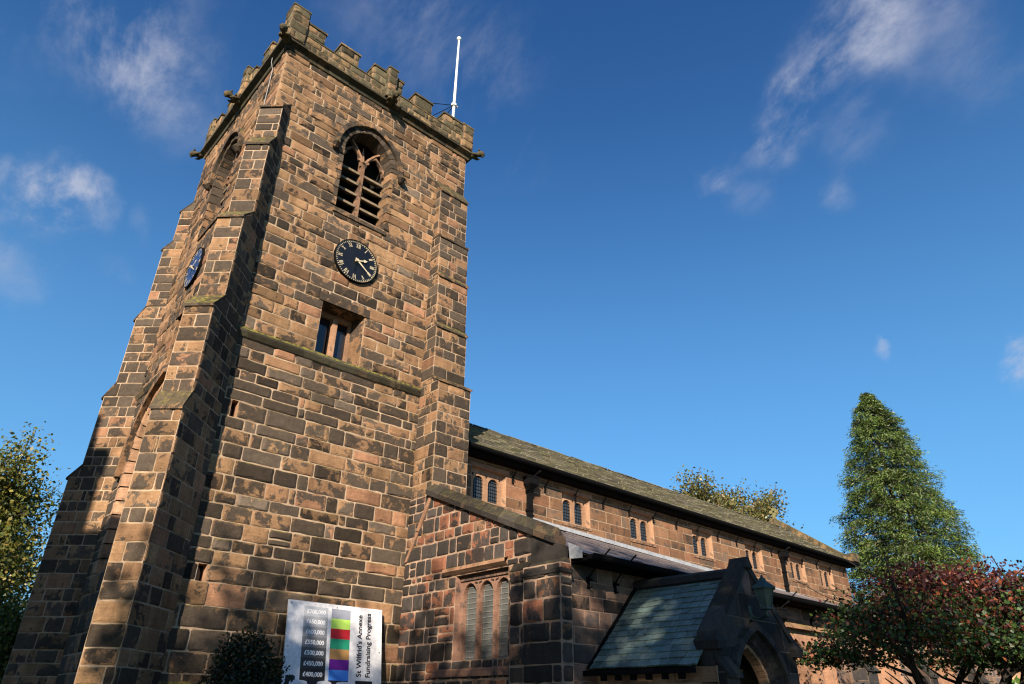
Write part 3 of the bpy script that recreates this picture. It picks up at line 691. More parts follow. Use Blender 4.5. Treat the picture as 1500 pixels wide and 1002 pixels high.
def gargoyle(p, a):
    a = Vector((a[0],a[1],0)).normalized(); s = Vector((-a.y,a.x,0)); P = Vector(p); mb = MB(); Z = Vector((0,0,1))
    c = (.9,.14,.1,1)
    mb.tube([P-a*.1, P+a*.1+Z*.0, P+a*.22-Z*.02, P+a*.3+Z*.02, P+a*.37+Z*.06, P+a*.44+Z*.05, P+a*.5+Z*.0, P+a*.53-Z*.01], [.12,.12,.085,.08,.115,.11,.08,.04], 9, 0, c)
    for k in (-1,1):
        mb.tube([P+a*.36+s*.07*k+Z*.12, P+a*.35+s*.12*k+Z*.2], [.04,.012], 6, 0, c)
        mb.tube([P+a*.12+s*.09*k, P+a*.28+s*.13*k-Z*.06, P+a*.36+s*.08*k-Z*.1], [.05,.045,.02], 6, 0, c)
        mb.tube([P+a*.46+s*.05*k+Z*.08, P+a*.48+s*.055*k+Z*.085], [.028,.012], 6, 0, (.5,.4,0,1))
    mb.tube([P+a*.46-Z*.05, P+a*.51-Z*.075], [.05,.025], 6, 0, c)
    mb.v = [tuple(P+(Vector(v)-P)*.84) for v in mb.v]
    o = mb.build('gargoyle', M['parapet'], CH, True)
GZ = 15.72
for p, a in (((PX0,PY0),(-1,-1)), ((6.23,PY0-.05),(0,-1)), ((PX1,PY0),(1,-1)), ((PX0-.05,14.55),(-1,0)), ((PX0,PY1),(-1,1)), ((PX1,PY1),(1,1))): gargoyle((p[0],p[1],GZ), a)
mb = MB(); mb.tube([(3.3,12.55,15.9),(3.33,12.6,15.5),(3.40,12.62,15.35),(3.42,12.66,14.2),(3.41,12.72,13.6),(3.42,12.75,13.4)], .009, 5); mb.build('lightning_conductor', M['lead'], CH)

# ------------------------------------------------------------------ nave with clerestory
NE_ = 29.0; EZ, RY, RZ = 6.93, 14.6, 8.87
zf = lambda x: 5.72-(x-12.2)*.031             # top of the lead flashing, falling eastwards
CLX = [10.18, 13.16, 15.9, 18.9, 21.92, 24.9, 27.1]
ASHM = [M['ashlar'], M['mortar']]
mb = MB(); NAVE = Plane((0,12.0,0),(1,0,0))
cs = courses(4.9, 6.97, .2, .27, rng, (5.84,6.62))
masonry(mb, NAVE, cs, XE, NE_, [rect_hole(x-.53,x+.53,5.84,6.62) for x in CLX], ST_ASH, rng)
E_ = Plane((NE_,12.0,0),(0,1,0))
masonry(mb, E_, courses(0, 9.05, .3, .4, rng), lambda z: 0 if z < 7 else (z-7)*1.38, lambda z: 5.2 if z < 7 else 5.2-(z-7)*1.25, [], ST_TOWER, rng)
mb.poly([(XE,17.2,0),(NE_,17.2,0),(NE_,17.2,7),(XE,17.2,7)], 1)
mb.build('nave_wall', ASHM, CH)

# one clerestory window, then copies
pl = Plane((0,0,0),(1,0,0)); mb = MB()
plate(mb, pl, -.5, .5, 0, .72, [(-.225,.165,.05,.45,.17),(.225,.165,.05,.45,.17)], -.11, .07, (1.05,-.25,.3,1), 6)
niche(mb, pl, -.53, .53, 0, .78, .12, 0, .04, (1,-.05,.4,1))
mb.poly([pl.p(-.5,.72,-.11), pl.p(.5,.72,-.11), pl.p(.5,.79,-.11), pl.p(-.5,.79,-.11)], 0, (1,-.25,.3,1))
for k in (-.42, 0, .42): mb.hexa([pl.p(k-.02,.6,-.105), pl.p(k+.02,.6,-.105), pl.p(k+.02,.6,-.115), pl.p(k-.02,.6,-.115), pl.p(k-.035,.66,-.105), pl.p(k+.035,.66,-.105), pl.p(k+.035,.66,-.115), pl.p(k-.035,.66,-.115)], 0, (.5,.4,.3,1))
cw = mb.build('clerestory_window', M['dress'], CH)
mb = MB(); mb.poly([pl.p(-.41,.03,-.165), pl.p(.41,.03,-.165), pl.p(.41,.65,-.165), pl.p(-.41,.65,-.165)]); mb.build('glass', M['leaded'], cw)
mb = MB()
for c in (-.225, .225): leading(mb, pl, c, .165, .05, .62, -.16, .066, .085, .008)
mb.build('leading', M['iron'], cw)
mb = MB(); mb.hexa([pl.p(-.56,-.09,.03), pl.p(.56,-.09,.03), pl.p(.56,-.09,-.2), pl.p(-.56,-.09,-.2), pl.p(-.56,-.04,.03), pl.p(.56,-.04,.03), pl.p(.56,.05,-.2), pl.p(-.56,.05,-.2)], 0, (.8,.05,.6,1)); mb.build('sill', M['dress'], cw)
mb = MB(); pbox(mb, pl, -.62, .62, .79, .88, -.02, .016, 0, (.95,-.15,.9,1)); mb.build('lintel', M['dress'], cw)
cw.location = (CLX[0], 12.0, 5.84)
for x in CLX[1:]:
    c = cw.copy(); COL.objects.link(c); c.location = (x, 12.0, 5.84)
    for ch in cw.children:
        d = ch.copy(); COL.objects.link(d); d.parent = c

def slate_roof(name, P0, al, up, length, slope, rows, tl, thick, rng, mat, parent, jit=.01):
    """courses of separate slates, each lapping over the one below"""
    P0, al, up = Vector(P0), Vector(al).normalized(), Vector(up).normalized(); n = al.cross(up); mb = MB(); h = slope/rows
    for r in range(rows):
        u = -rng.random()*tl; 
        while u < length:
            w = tl*rng.uniform(.7,1.35); a, b = max(0,u+.004), min(length,u+w-.004); u += w
            if b-a < .02: continue
            s0 = r*h-rng.uniform(0,jit); s1 = min(slope, (r+1)*h+.03); t = thick*rng.uniform(.7,1.4)
            q = lambda x, s, d: P0+al*x+up*s+n*d
            col = (max(.45, rng.gauss(1,.16)), rng.random(), rng.random(), 1); e = rng.uniform(-jit,jit)*.7
            mb.poly([q(a,s0,t), q(b,s0+e,t), q(b,s1,.002), q(a,s1,.002)], 0, col)
            mb.poly([q(a,s0,-.004), q(b,s0+e,-.004), q(b,s0+e,t), q(a,s0,t)], 0, (col[0]*.8,col[1],col[2],1))
            mb.poly([q(a,s1,-.004), q(a,s0,-.004), q(a,s0,t), q(a,s1,.002)], 0, col); mb.poly([q(b,s0+e,-.004), q(b,s1,-.004), q(b,s1,.002), q(b,s0+e,t)], 0, col)
    q = lambda x, s, d: P0+al*x+up*s+n*d
    mb.poly([q(0,0,-.006), q(length,0,-.006), q(length,slope,-.006), q(0,slope,-.006)], 0, (.5,0,0,1))
    return mb.build(name, mat, parent)
sl = Vector((0, RY-11.68, RZ-EZ))
NR = slate_roof('nave_roof', (XE,11.68,EZ+.02), (1,0,0), sl, NE_-XE, sl.length, 13, .34, .045, rng, M['slates'], CH, .03)
mb = MB(); mb.poly([(XE,RY,RZ),(NE_,RY,RZ),(NE_,17.5,EZ),(XE,17.5,EZ)]); mb.build('north_slope', M['slates'], NR)
mb = MB(); x = XE
while x < NE_-.2:
    w = .46; z = RZ+.07+rng.gauss(0,.006); c = (rng.uniform(.8,1.2), rng.random(), rng.random(), 1)
    for a, b, e, f in ((-.16,-.1,0,0),(0,0,.16,-.1)): mb.poly([(x,RY+a,z+b+.0),(x+w-.012,RY+a,z+b),(x+w-.012,RY+e,z+f),(x,RY+e,z+f)], 0, c)
    x += w
mb.build('ridge', M['slates'], NR)
mb = MB(); mb.box(XE,NE_+.15,11.70,11.98,6.80,6.86); mb.box(XE,NE_+.15,11.68,11.70,6.82,6.95)
pr = [(.075*math.cos(math.pi*k/6), -.075*math.sin(math.pi*k/6)) for k in range(7)]
for (a, b), (c, d) in zip(pr, pr[1:]): mb.poly([(XE,11.60+a,6.93+b),(NE_+.25,11.60+a,6.93+b),(NE_+.25,11.60+c,6.93+d),(XE,11.60+c,6.93+d)])
mb.box(XE,NE_+.25,11.525,11.535,6.92,6.945); mb.box(NE_+.24,NE_+.25,11.53,11.68,6.85,6.94)
mb.build('gutter', M['iron'], CH)
def bracket_mesh():
    mb = MB(); mb.tube([(0,-.40,1.03),(0,-.34,.98),(0,-.2,.85),(0,-.05,.68),(0,-.03,.62)], .013, 6)
    mb.tube([(0,-.02,.62)]+[(0, -.045-.045*math.cos(t*.8)*(1-t*.05), .6+.05*math.sin(t*.8)*(1-t*.05)-.012*t) for t in range(0,9)], .011, 5)
    mb.tube([(0,-.01,.62),(0,-.01,.5)], .014, 5); mb.box(-.03,.03,-.02,-.004,.48,.66)
    return mb
br = bracket_mesh().build('gutter_bracket', M['iron'], CH)
for k in range(17):
    o = br if k == 0 else br.copy()
    if k: COL.objects.link(o)
    o.location = (10.92+k*1.105, 12.0, 5.95)
def downpipe(x, y, z0, z1, wd=.11):
    mb = MB(); mb.box(x-wd/2,x+wd/2,y-wd,y-.01,z0,z1-.2)
    for z in (z0+.3, z0+.75, z1-.3): 
        if z < z1-.1: mb.box(x-wd/2-.03,x+wd/2+.03,y-wd-.012,y-.005,z,z+.05)
    p = mb.build('downpipe', M['iron'], CH)
    mb = MB(); a = .15
    mb.hexa([(x-.07,y-.14,z1-.24),(x+.07,y-.14,z1-.24),(x+.07,y-.004,z1-.24),(x-.07,y-.004,z1-.24),(x-a,y-.25,z1-.13),(x+a,y-.25,z1-.13),(x+a,y-.004,z1-.13),(x-a,y-.004,z1-.13)])
    mb.box(x-a,x+a,y-.25,y-.004,z1-.13,z1+.03); mb.box(x-a-.015,x+a+.015,y-.265,y-.004,z1+.03,z1+.06)
    mb.tube([(x+.03,y-.12,z1+.03),(x+.06,y-.24,z1+.14),(x+.1,y-.36,z1+.2)], .04, 8); mb.build('hopper', M['iron'], p)
downpipe(11.42, 11.985, 5.55, 6.62); downpipe(23.7, 11.985, 5.2, 6.6)
# lead flashing where the aisle roof meets the clerestory
mb = MB(); x = 8.6
while x < NE_:
    x1 = min(NE_, x+1.5); e = rng.uniform(0,.008); z = zf(x); z1 = zf(x1)
    mb.poly([(x,11.965-e,z-.11),(x1+.02,11.965-e,z1-.11),(x1+.02,11.975-e,z1),(x,11.975-e,z)], 0); mb.poly([(x,11.975-e,z),(x1+.02,11.975-e,z1),(x1,12,z1+.01),(x,12,z+.01)])
    mb.poly([(x,11.90,z-.125),(x1+.02,11.90,z1-.125),(x1+.02,11.965-e,z1-.11),(x,11.965-e,z-.11)]); x = x1
mb.build('flashing', M['lead'], CH)
# east gable coping and cross
mb = MB()
for k in range(6):
    a, b = k/6, (k+1)/6; q = lambda t, dz: [(NE_-.18, 11.9+t*2.72, 7.2+t*1.95+dz), (NE_+.22, 11.9+t*2.72, 7.2+t*1.95+dz)]
    l0, h0, l1, h1 = q(a,-.16), q(a,.08), q(b-.006,-.16), q(b-.006,.08)
    mb.hexa([l0[0],l0[1],l1[1],l1[0],h0[0],h0[1],h1[1],h1[0]], 0, (rng.uniform(.8,1.1),.0,.3,1))
    m = lambda p: (p[0], 2*14.62-p[1], p[2])
    mb.hexa([m(l1[0]),m(l1[1]),m(l0[1]),m(l0[0]),m(h1[0]),m(h1[1]),m(h0[1]),m(h0[0])], 0, (1,0,.3,1))
mb.box(NE_-.2,NE_+.26,11.5,12.0,6.98,7.3, 0, (.9,.05,.3,1))
GC = mb.build('gable_coping', M['parapet'], CH)
mb = MB(); cx, cy, cz = NE_, 14.62, 8.98; c = (1.05,-.12,.1,1)
mb.hexa([(cx-.24,cy-.3,cz-.12),(cx+.24,cy-.3,cz-.12),(cx+.24,cy+.3,cz-.12),(cx-.24,cy+.3,cz-.12),(cx-.12,cy-.13,cz+.32),(cx+.12,cy-.13,cz+.32),(cx+.12,cy+.13,cz+.32),(cx-.12,cy+.13,cz+.32)], 0, c)
mb.hexa([(cx-.08,cy-.1,cz+.32),(cx+.08,cy-.1,cz+.32),(cx+.08,cy+.1,cz+.32),(cx-.08,cy+.1,cz+.32),(cx-.06,cy-.07,cz+.75),(cx+.06,cy-.07,cz+.75),(cx+.06,cy+.07,cz+.75),(cx-.06,cy+.07,cz+.75)], 0, c)
zc = cz+.98
for k in range(4):
    t = k*math.pi/2; d = Vector((0,math.cos(t),math.sin(t))); s = Vector((0,-d.z,d.y)); P = Vector((cx,cy,zc))
    q = lambda r, w, x: P+d*r+s*w+Vector((x,0,0))
    mb.hexa([q(.0,-.06,-.07),q(.0,-.06,.07),q(.0,.06,.07),q(.0,.06,-.07),q(.3,-.13,-.07),q(.3,-.13,.07),q(.3,.13,.07),q(.3,.13,-.07)], 0, c)
mb.tube([(cx, cy+.2*math.cos(t*math.pi/8), zc+.2*math.sin(t*math.pi/8)) for t in range(17)], .045, 6, 0, c, False)
mb.v = [(cx+(x-cx)*.62, cy+(y-cy)*.62, cz-.03+(z-cz)*.58) for x, y, z in mb.v]
mb.build('gable_cross', M['mosscross'], GC)

# ------------------------------------------------------------------ south aisle
AX, AY, AE = 8.02, 7.6, 29.0
AISM = [M['aisle'], M['mortar2']]
AW = Plane((AX,12,0),(0,-1,0)); ay = lambda y: 12-y
mb = MB()
topz = lambda u: 5.47-(max(u,.65)-.65)*.418
def rbound(z): return 4.4 if z < topz(4.4) else max(.0, .65+(5.47-z)/.418)
cs = courses(0, 5.46, .2, .33, rng, (2.35,3.75,3.87))
masonry(mb, AW, cs, 0, rbound, [rect_hole(ay(10.3), ay(8.88), 2.35, 3.75)], ST_AISLE, rng)
AS = Plane((0,AY,0),(1,0,0)); AWX = [15.75, 19.4, 23.4]
cs = courses(0, 3.7, .22, .3, rng, (2.0,3.2))
masonry(mb, AS, cs, AX, AE, [rect_hole(x-.95,x+.95,1.9,3.2) for x in AWX]+[rect_hole(9.1,10.5,0,2.3)], ST_SOUTH, rng, 2, 1)
masonry(mb, Plane((AE,AY,0),(0,1,0)), courses(0,4.6,.3,.4,rng), 0, lambda z: 4.5 , [], ST_SOUTH, rng, 2, 1)
M['southwall'] = stone_mat('shade_greyed_ashlar', (.33,.225,.175), (.36,.22,.175), (.05,.042,.04), -.05, .3, .35, .15)  # brown ashlar greyed in its colour to stand for the shade on this wall
mb.build('aisle_wall', [M['aisle'], M['mortar2'], M['southwall']], CH)
# corner pier: two steps, moulded cap
mb = MB(); P1 = lambda x: Plane((x,12,0),(0,-1,0))
cs = courses(0, 3.62, .2, .34, rng)
masonry(mb, P1(7.90), cs, ay(8.71), ay(8.29), [], ST_AISLE, rng)
masonry(mb, P1(7.80), cs, ay(8.29), ay(7.47), [], dict(ST_AISLE, lmin=.3, lmax=.7, crust=.12), rng)
masonry(mb, Plane((7.80,7.47,0),(1,0,0)), cs, 0, .24, [], ST_AISLE, rng); mb.poly([(7.8,8.29,0),(7.9,8.29,0),(7.9,8.29,3.62),(7.8,8.29,3.62)],1); mb.poly([(7.9,8.71,0),(8.04,8.71,0),(8.04,8.71,3.7),(7.9,8.71,3.7)],1); mb.poly([(8.04,7.47,0),(8.04,7.62,0),(8.04,7.62,3.7),(8.04,7.47,3.7)],1)
PI = mb.build('corner_pier', AISM, CH)
mb = MB(); c = (.9,.14,.2,1)
mb.hexa([(7.765,7.44,3.47),(8.06,7.44,3.47),(8.06,8.32,3.47),(7.765,8.32,3.47),(7.765,7.44,3.53),(8.06,7.44,3.53),(8.06,8.32,3.53),(7.765,8.32,3.53)], 0, c)
mb.hexa([(7.80,7.46,3.53),(8.05,7.46,3.53),(8.05,8.3,3.53),(7.80,8.3,3.53),(7.95,7.5,3.7),(8.05,7.5,3.7),(8.05,8.26,3.7),(7.95,8.26,3.7)], 0, c)
mb.hexa([(7.885,8.31,3.62),(8.05,8.31,3.62),(8.05,8.73,3.62),(7.885,8.73,3.62),(8.0,8.31,3.76),(8.05,8.31,3.76),(8.05,8.73,3.76),(8.0,8.73,3.76)], 0, (.7,.2,.2,1))
mb.build('pier_cap', M['cap'], PI)
mb = MB(); mb.hexa([(7.985,7.55,3.66),(8.06,7.55,3.66),(8.06,8.3,3.66),(7.985,8.3,3.66),(7.985,7.55,3.9),(8.06,7.55,3.9),(8.06,8.3,4.16),(7.985,8.3,4.16)], 0, (.9,.3,.1,1)); mb.build('kneeler', M['cap'], PI)
# saddleback coping up the lean-to gable
mb = MB(); A0 = Vector((8.09,7.76,3.98)); A1 = Vector((8.09,11.35,5.485)); nseg = 8
for k in range(nseg):
    a, b = A0.lerp(A1,k/nseg), A0.lerp(A1,(k+1)/nseg-.004); X = Vector((.16,0,0)); Z = Vector((0,0,1)); c = (rng.uniform(.7,1.15), .1+rng.gauss(0,.08), .2, 1)
    mb.hexa([a-X-Z*.02, a+X-Z*.02, b+X-Z*.02, b-X-Z*.02, a-X+Z*.07, a+X+Z*.07, b+X+Z*.07, b-X+Z*.07], 0, c)
    i = mb.vert(a+Z*.24); j = mb.vert(b+Z*.24); p = [mb.vert(q+Z*.072) for q in (a-X,a+X,b+X,b-X)]
    for f in ((p[0],i,j,p[3]),(p[1],p[2],j,i),(p[0],p[1],i),(p[3],j,p[2])): mb.face(f, 0, c)
mb.build('roof_coping', M['cap'], CH)
# old roof crease on the buttress foot
mb = MB(); mb.hexa([(7.985,11.55,4.75),(8.05,11.55,4.75),(8.05,11.65,4.78),(7.985,11.65,4.78),(7.985,11.12,5.5),(8.05,11.12,5.5),(8.05,11.2,5.55),(7.985,11.2,5.55)], 0, (.9,-.1,.9,1))
mb.hexa([(7.985,11.9,4.2),(8.05,11.9,4.2),(8.05,11.97,4.2),(7.985,11.97,4.2),(7.985,11.56,4.73),(8.05,11.56,4.73),(8.05,11.64,4.76),(7.985,11.64,4.76)], 0, (.9,0,.9,1)); mb.build('roof_crease', M['dress'], CH)
# three-light west window of the aisle
mb = MB(); u0, u1 = ay(10.3), ay(8.88); cW = [u0+.27+.445*k for k in range(3)]
niche(mb, AW, u0, u1, 2.35, 3.75, .2, 0, .02, (.95,-.1,.8,1))
plate(mb, AW, u0, u1, 2.35, 3.75, [(c,.187,2.35,3.4,.22) for c in cW], -.12, .12, (.95,-.12,.8,1), 8)
band(mb, AW, [(u0,3.72)]+[(u1,3.72)], [(u0,3.66),(u1,3.66)], -.12, -.09, (.8,0,.7,1))
for k in range(2):
    m = (cW[k]+cW[k+1])/2
    for sgn in (-1, 1): mb.hexa([AW.p(m+sgn*.02,3.58,-.115), AW.p(m+sgn*.09,3.6,-.115), AW.p(m+sgn*.09,3.6,-.13), AW.p(m+sgn*.02,3.58,-.13), AW.p(m+sgn*.02,3.61,-.115), AW.p(m+sgn*.1,3.63,-.115), AW.p(m+sgn*.1,3.63,-.13), AW.p(m+sgn*.02,3.61,-.13)], 0, (.5,.4,.5,1))
WW = mb.build('aisle_window', M['southwall2'], CH)
mb = MB(); mb.poly([AW.p(u0,2.3,-.21), AW.p(u1,2.3,-.21), AW.p(u1,3.75,-.21), AW.p(u0,3.75,-.21)]); mb.build('glass', M['guard'], WW)
mb = MB()
for c in cW:
    for k in range(14): z = 2.4+k*.088; pbox(mb, AW, c-.19, c+.19, z, z+.016, -.207, -.2, 0)
    pbox(mb, AW, c-.14, c-.133, 2.36, 3.5, -.2, -.193); pbox(mb, AW, c+.133, c+.14, 2.36, 3.5, -.2, -.193)
mb.build('window_guard', M['guardbar'], WW)
mb = MB(); pr = [(.0,3.92),(.1,3.88),(.1,3.83),(.03,3.78),(0,3.76)]
for (d0,z0),(d1,z1) in zip(pr, pr[1:]): mb.poly([AW.p(u0-.3,z0,d0), AW.p(u1,z0,d0), AW.p(u1,z1,d1), AW.p(u0-.3,z1,d1)], 0, (.9,-.1,.7,1))
mb.poly([AW.p(u0-.3,z,d) for d, z in pr], 0, (.9,0,.5,1)); mb.build('hood_mould', M['dress'], WW)
mb = MB(); mb.hexa([AW.p(u0-.5,2.1,.05), AW.p(u1+.1,2.1,.05), AW.p(u1+.1,2.1,-.15), AW.p(u0-.5,2.1,-.15), AW.p(u0-.5,2.2,.05), AW.p(u1+.1,2.2,.05), AW.p(u1+.1,2.36,-.15), AW.p(u0-.5,2.36,-.15)], 0, (.9,-.1,1,1)); mb.build('sill', M['southwall2'], WW)
# south windows of the aisle
for xw in AWX:
    mb = MB(); niche(mb, AS, xw-.95, xw+.95, 1.9, 3.2, .16, 0, .0, (1,-.2,.8,1))
    plate(mb, AS, xw-.95, xw+.95, 1.9, 3.2, [(xw-.6,.22,1.9,2.75,.28),(xw,.22,1.9,2.75,.28),(xw+.6,.22,1.9,2.75,.28)], -.03, .24, (1,-.25,.9,1), 8)
    w = mb.build('aisle_window', M['dress'], CH)
    mb = MB(); mb.poly([AS.p(xw-.9,1.9,-.3), AS.p(xw+.9,1.9,-.3), AS.p(xw+.9,3.1,-.3), AS.p(xw-.9,3.1,-.3)]); mb.build('glass', M['glass'], w)
    mb = MB(); mb.hexa([AS.p(xw-1.1,3.22,.1), AS.p(xw+1.1,3.22,.1), AS.p(xw+1.1,3.22,-.02), AS.p(xw-1.1,3.22,-.02), AS.p(xw-1.1,3.27,.1), AS.p(xw+1.1,3.27,.1), AS.p(xw+1.1,3.36,-.02), AS.p(xw-1.1,3.36,-.02)], 0, (.9,0,.5,1)); mb.build('hood_mould', M['dress'], w)
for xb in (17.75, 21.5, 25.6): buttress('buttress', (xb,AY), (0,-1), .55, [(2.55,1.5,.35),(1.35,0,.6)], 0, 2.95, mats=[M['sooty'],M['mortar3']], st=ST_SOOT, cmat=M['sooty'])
# lead roof in sheets, gutter and its stays
mb = MB(); x = 8.08
while x < AE:
    x1 = min(AE, x+.92); e = rng.uniform(0,.004)
    mb.poly([(x,7.22,3.75+e),(x1,7.22,3.75+e),(x1,12,zf(x1)-.14+e),(x,12,zf(x)-.14+e)], 0)
    mb.tube([(x1,7.23,3.765),(x1,12,zf(x1)-.125)], .018, 5); x = x1
mb.poly([(8.08,7.22,3.72),(AE,7.22,3.72),(AE,7.6,3.87),(8.08,7.6,3.87)])
mb.build('aisle_roof', M['leadroof'], CH)
mb = MB(); pr = [(.07*math.cos(math.pi*k/6), -.08*math.sin(math.pi*k/6)) for k in range(7)]
for (a, b), (c, d) in zip(pr, pr[1:]): mb.poly([(8.12,7.14+a,3.73+b),(AE,7.14+a,3.73+b),(AE,7.14+c,3.73+d),(8.12,7.14+c,3.73+d)])
mb.poly([(8.12,7.14+.07*math.cos(math.pi*k/6),3.73-.08*math.sin(math.pi*k/6)) for k in range(7)])
mb.box(8.12,AE,7.22,7.59,3.65,3.69); mb.box(8.12,AE,7.065,7.075,3.74,3.72)
mb.build('gutter', M['iron'], CH)
mb = MB(); mb.hexa([(8.065,7.27,3.68),(8.09,7.27,3.68),(8.09,7.52,3.7),(8.065,7.52,3.7),(8.065,7.27,3.83),(8.09,7.27,3.83),(8.09,7.54,3.95),(8.065,7.54,3.95)]); mb.build('lead_apron', M['lead'], CH)
for k, x in enumerate((8.55, 9.2, 12.2, 13.4, 14.5, 15.9, 17.2)):
    o = br.copy(); COL.objects.link(o); o.location = (x, AY, 2.83); o.scale = (1.1,1.25,1)
downpipe(14.05, 7.485, 0.0, 3.45, .1)

# ------------------------------------------------------------------ south porch
PC, PY, PHW = 9.76, 5.51, 1.08
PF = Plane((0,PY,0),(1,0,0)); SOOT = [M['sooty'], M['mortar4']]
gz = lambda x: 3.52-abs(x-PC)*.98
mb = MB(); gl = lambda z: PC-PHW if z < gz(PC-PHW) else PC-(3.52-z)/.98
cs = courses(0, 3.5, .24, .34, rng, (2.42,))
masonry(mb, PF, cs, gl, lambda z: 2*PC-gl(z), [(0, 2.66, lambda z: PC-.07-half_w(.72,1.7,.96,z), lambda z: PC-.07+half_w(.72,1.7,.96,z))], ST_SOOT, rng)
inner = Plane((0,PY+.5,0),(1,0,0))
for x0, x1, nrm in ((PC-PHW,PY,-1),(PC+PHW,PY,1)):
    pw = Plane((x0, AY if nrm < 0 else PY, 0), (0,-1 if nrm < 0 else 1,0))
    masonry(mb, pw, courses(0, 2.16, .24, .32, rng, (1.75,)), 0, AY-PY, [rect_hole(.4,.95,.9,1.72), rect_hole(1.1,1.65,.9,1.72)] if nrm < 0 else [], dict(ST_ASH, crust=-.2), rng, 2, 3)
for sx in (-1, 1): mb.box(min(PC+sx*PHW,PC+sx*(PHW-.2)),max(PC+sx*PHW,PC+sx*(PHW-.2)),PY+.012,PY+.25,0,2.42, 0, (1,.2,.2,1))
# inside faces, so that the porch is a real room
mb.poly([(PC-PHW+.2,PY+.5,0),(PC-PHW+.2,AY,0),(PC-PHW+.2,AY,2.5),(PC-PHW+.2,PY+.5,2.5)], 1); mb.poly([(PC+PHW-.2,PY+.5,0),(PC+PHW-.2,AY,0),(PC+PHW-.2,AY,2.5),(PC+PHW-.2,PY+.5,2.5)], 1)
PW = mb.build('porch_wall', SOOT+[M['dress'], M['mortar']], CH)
for a in (.4, 1.1):
    pw = Plane((PC-PHW, AY, 0), (0,-1,0)); mb = MB(); niche(mb, pw, a, a+.55, .9, 1.72, .12, 0, 0, (1,-.2,.7,1)); plate(mb, pw, a, a+.55, .9, 1.72, [(a+.275,.17,.95,1.45,.16)], -.1, .06)
    w = mb.build('porch_window', M['dress'], CH); mb = MB(); mb.poly([pw.p(a,.9,-.17), pw.p(a+.55,.9,-.17), pw.p(a+.55,1.72,-.17), pw.p(a,1.72,-.17)]); mb.build('glass', M['glass'], w)
    mb = MB(); pbox(mb, pw, a-.05, a+.6, 1.73, 1.78, -.01, .05, 0, (.9,-.1,.6,1)); mb.build('lintel', M['dress'], w)
# arch: three receding orders and a hood
mb = MB(); P = lambda w, r: open_path(PC-.07, w, 0, 1.7, r, 10, 5)
ring_blocks(mb, PF, P(.74,.98), P(.70,.93), P(.66,.88), .008, -.02, -.07, rng, .1)
ring_blocks(mb, PF, P(.66,.88), P(.62,.83), P(.58,.79), -.07, -.12, -.13, rng, .05)
AR = mb.build('porch_arch', M['sooty'], CH)
mb = MB(); ring_blocks(mb, PF, P(.58,.79), P(.54,.74), P(.52,.72), -.13, -.15, -.27, rng, -.3); mb.build('inner_order', M['dress'], AR)
mb = MB(); o, i = arch_pts(PC-.07,.82,1.65,1.12,12), arch_pts(PC-.07,.735,1.65,1.01,12)
for k in range(len(o)-1): band(mb, PF, o[k:k+2], i[k:k+2], -.01, .09, (rng.uniform(.8,1.2),.2,.2,1))
mb.build('hood_mould', M['sooty'], AR)
# inner doorway
mb = MB(); IN = Plane((0,AY-.01,0),(1,0,0)); ring_blocks(mb, IN, open_path(PC,.74,0,1.55,.75,8,4), open_path(PC,.58,0,1.55,.58,8,4), open_path(PC,.5,0,1.55,.5,8,4), .03, -.01, -.2, rng, -.3)
DR = mb.build('doorway', M['dress'], CH)
mb = MB(); mb.box(PC-.6,PC+.6,AY+.2,AY+.26,0,2.2); 
for k in range(6): mb.box(PC-.55+k*.19,PC-.54+k*.19,AY+.185,AY+.2,0,2.1)
mb.build('door', M['wood'], DR)
mb = MB(); mb.box(PC+.02,PC+.42,AY+.15,AY+.18,1.55,1.86); mb.build('notice', M['notice'], DR)
# porch roof
up = Vector((1.28,0,1.25)); PR = slate_roof('porch_roof', (8.47,AY,2.17), (0,-1,0), up, AY-PY-.17, (Vector((9.76,0,3.45))-Vector((8.47,0,2.17))).length, 14, .19, .02, rng, M['porchslate'], CH, .012)
slate_roof('east_slope', (11.05,PY+.17,2.17), (0,1,0), Vector((-1.28,0,1.25)), AY-PY-.17, 1.88, 14, .19, .02, rng, M['porchslate'], PR, .012)
mb = MB(); mb.tube([(PC,PY+.1,3.47),(PC,AY+.02,3.49)], .09, 6, 0, (1,.2,.2,1)); mb.build('ridge', M['sooty'], PR)
mb = MB(); mb.box(8.36,8.44,PY+.17,AY-.01,2.07,2.14)
for k in range(6): mb.box(8.4,8.46,PY+.35+k*.27,PY+.43+k*.27,2.0,2.08)
mb.hexa([(8.42,AY-.06,2.17),(8.47,AY-.06,2.17),(8.47,AY-.015,2.17),(8.42,AY-.015,2.17),(9.73,AY-.06,3.49),(9.8,AY-.06,3.5),(9.8,AY-.015,3.5),(9.73,AY-.015,3.49)])
mb.build('eaves', M['iron'], PR)
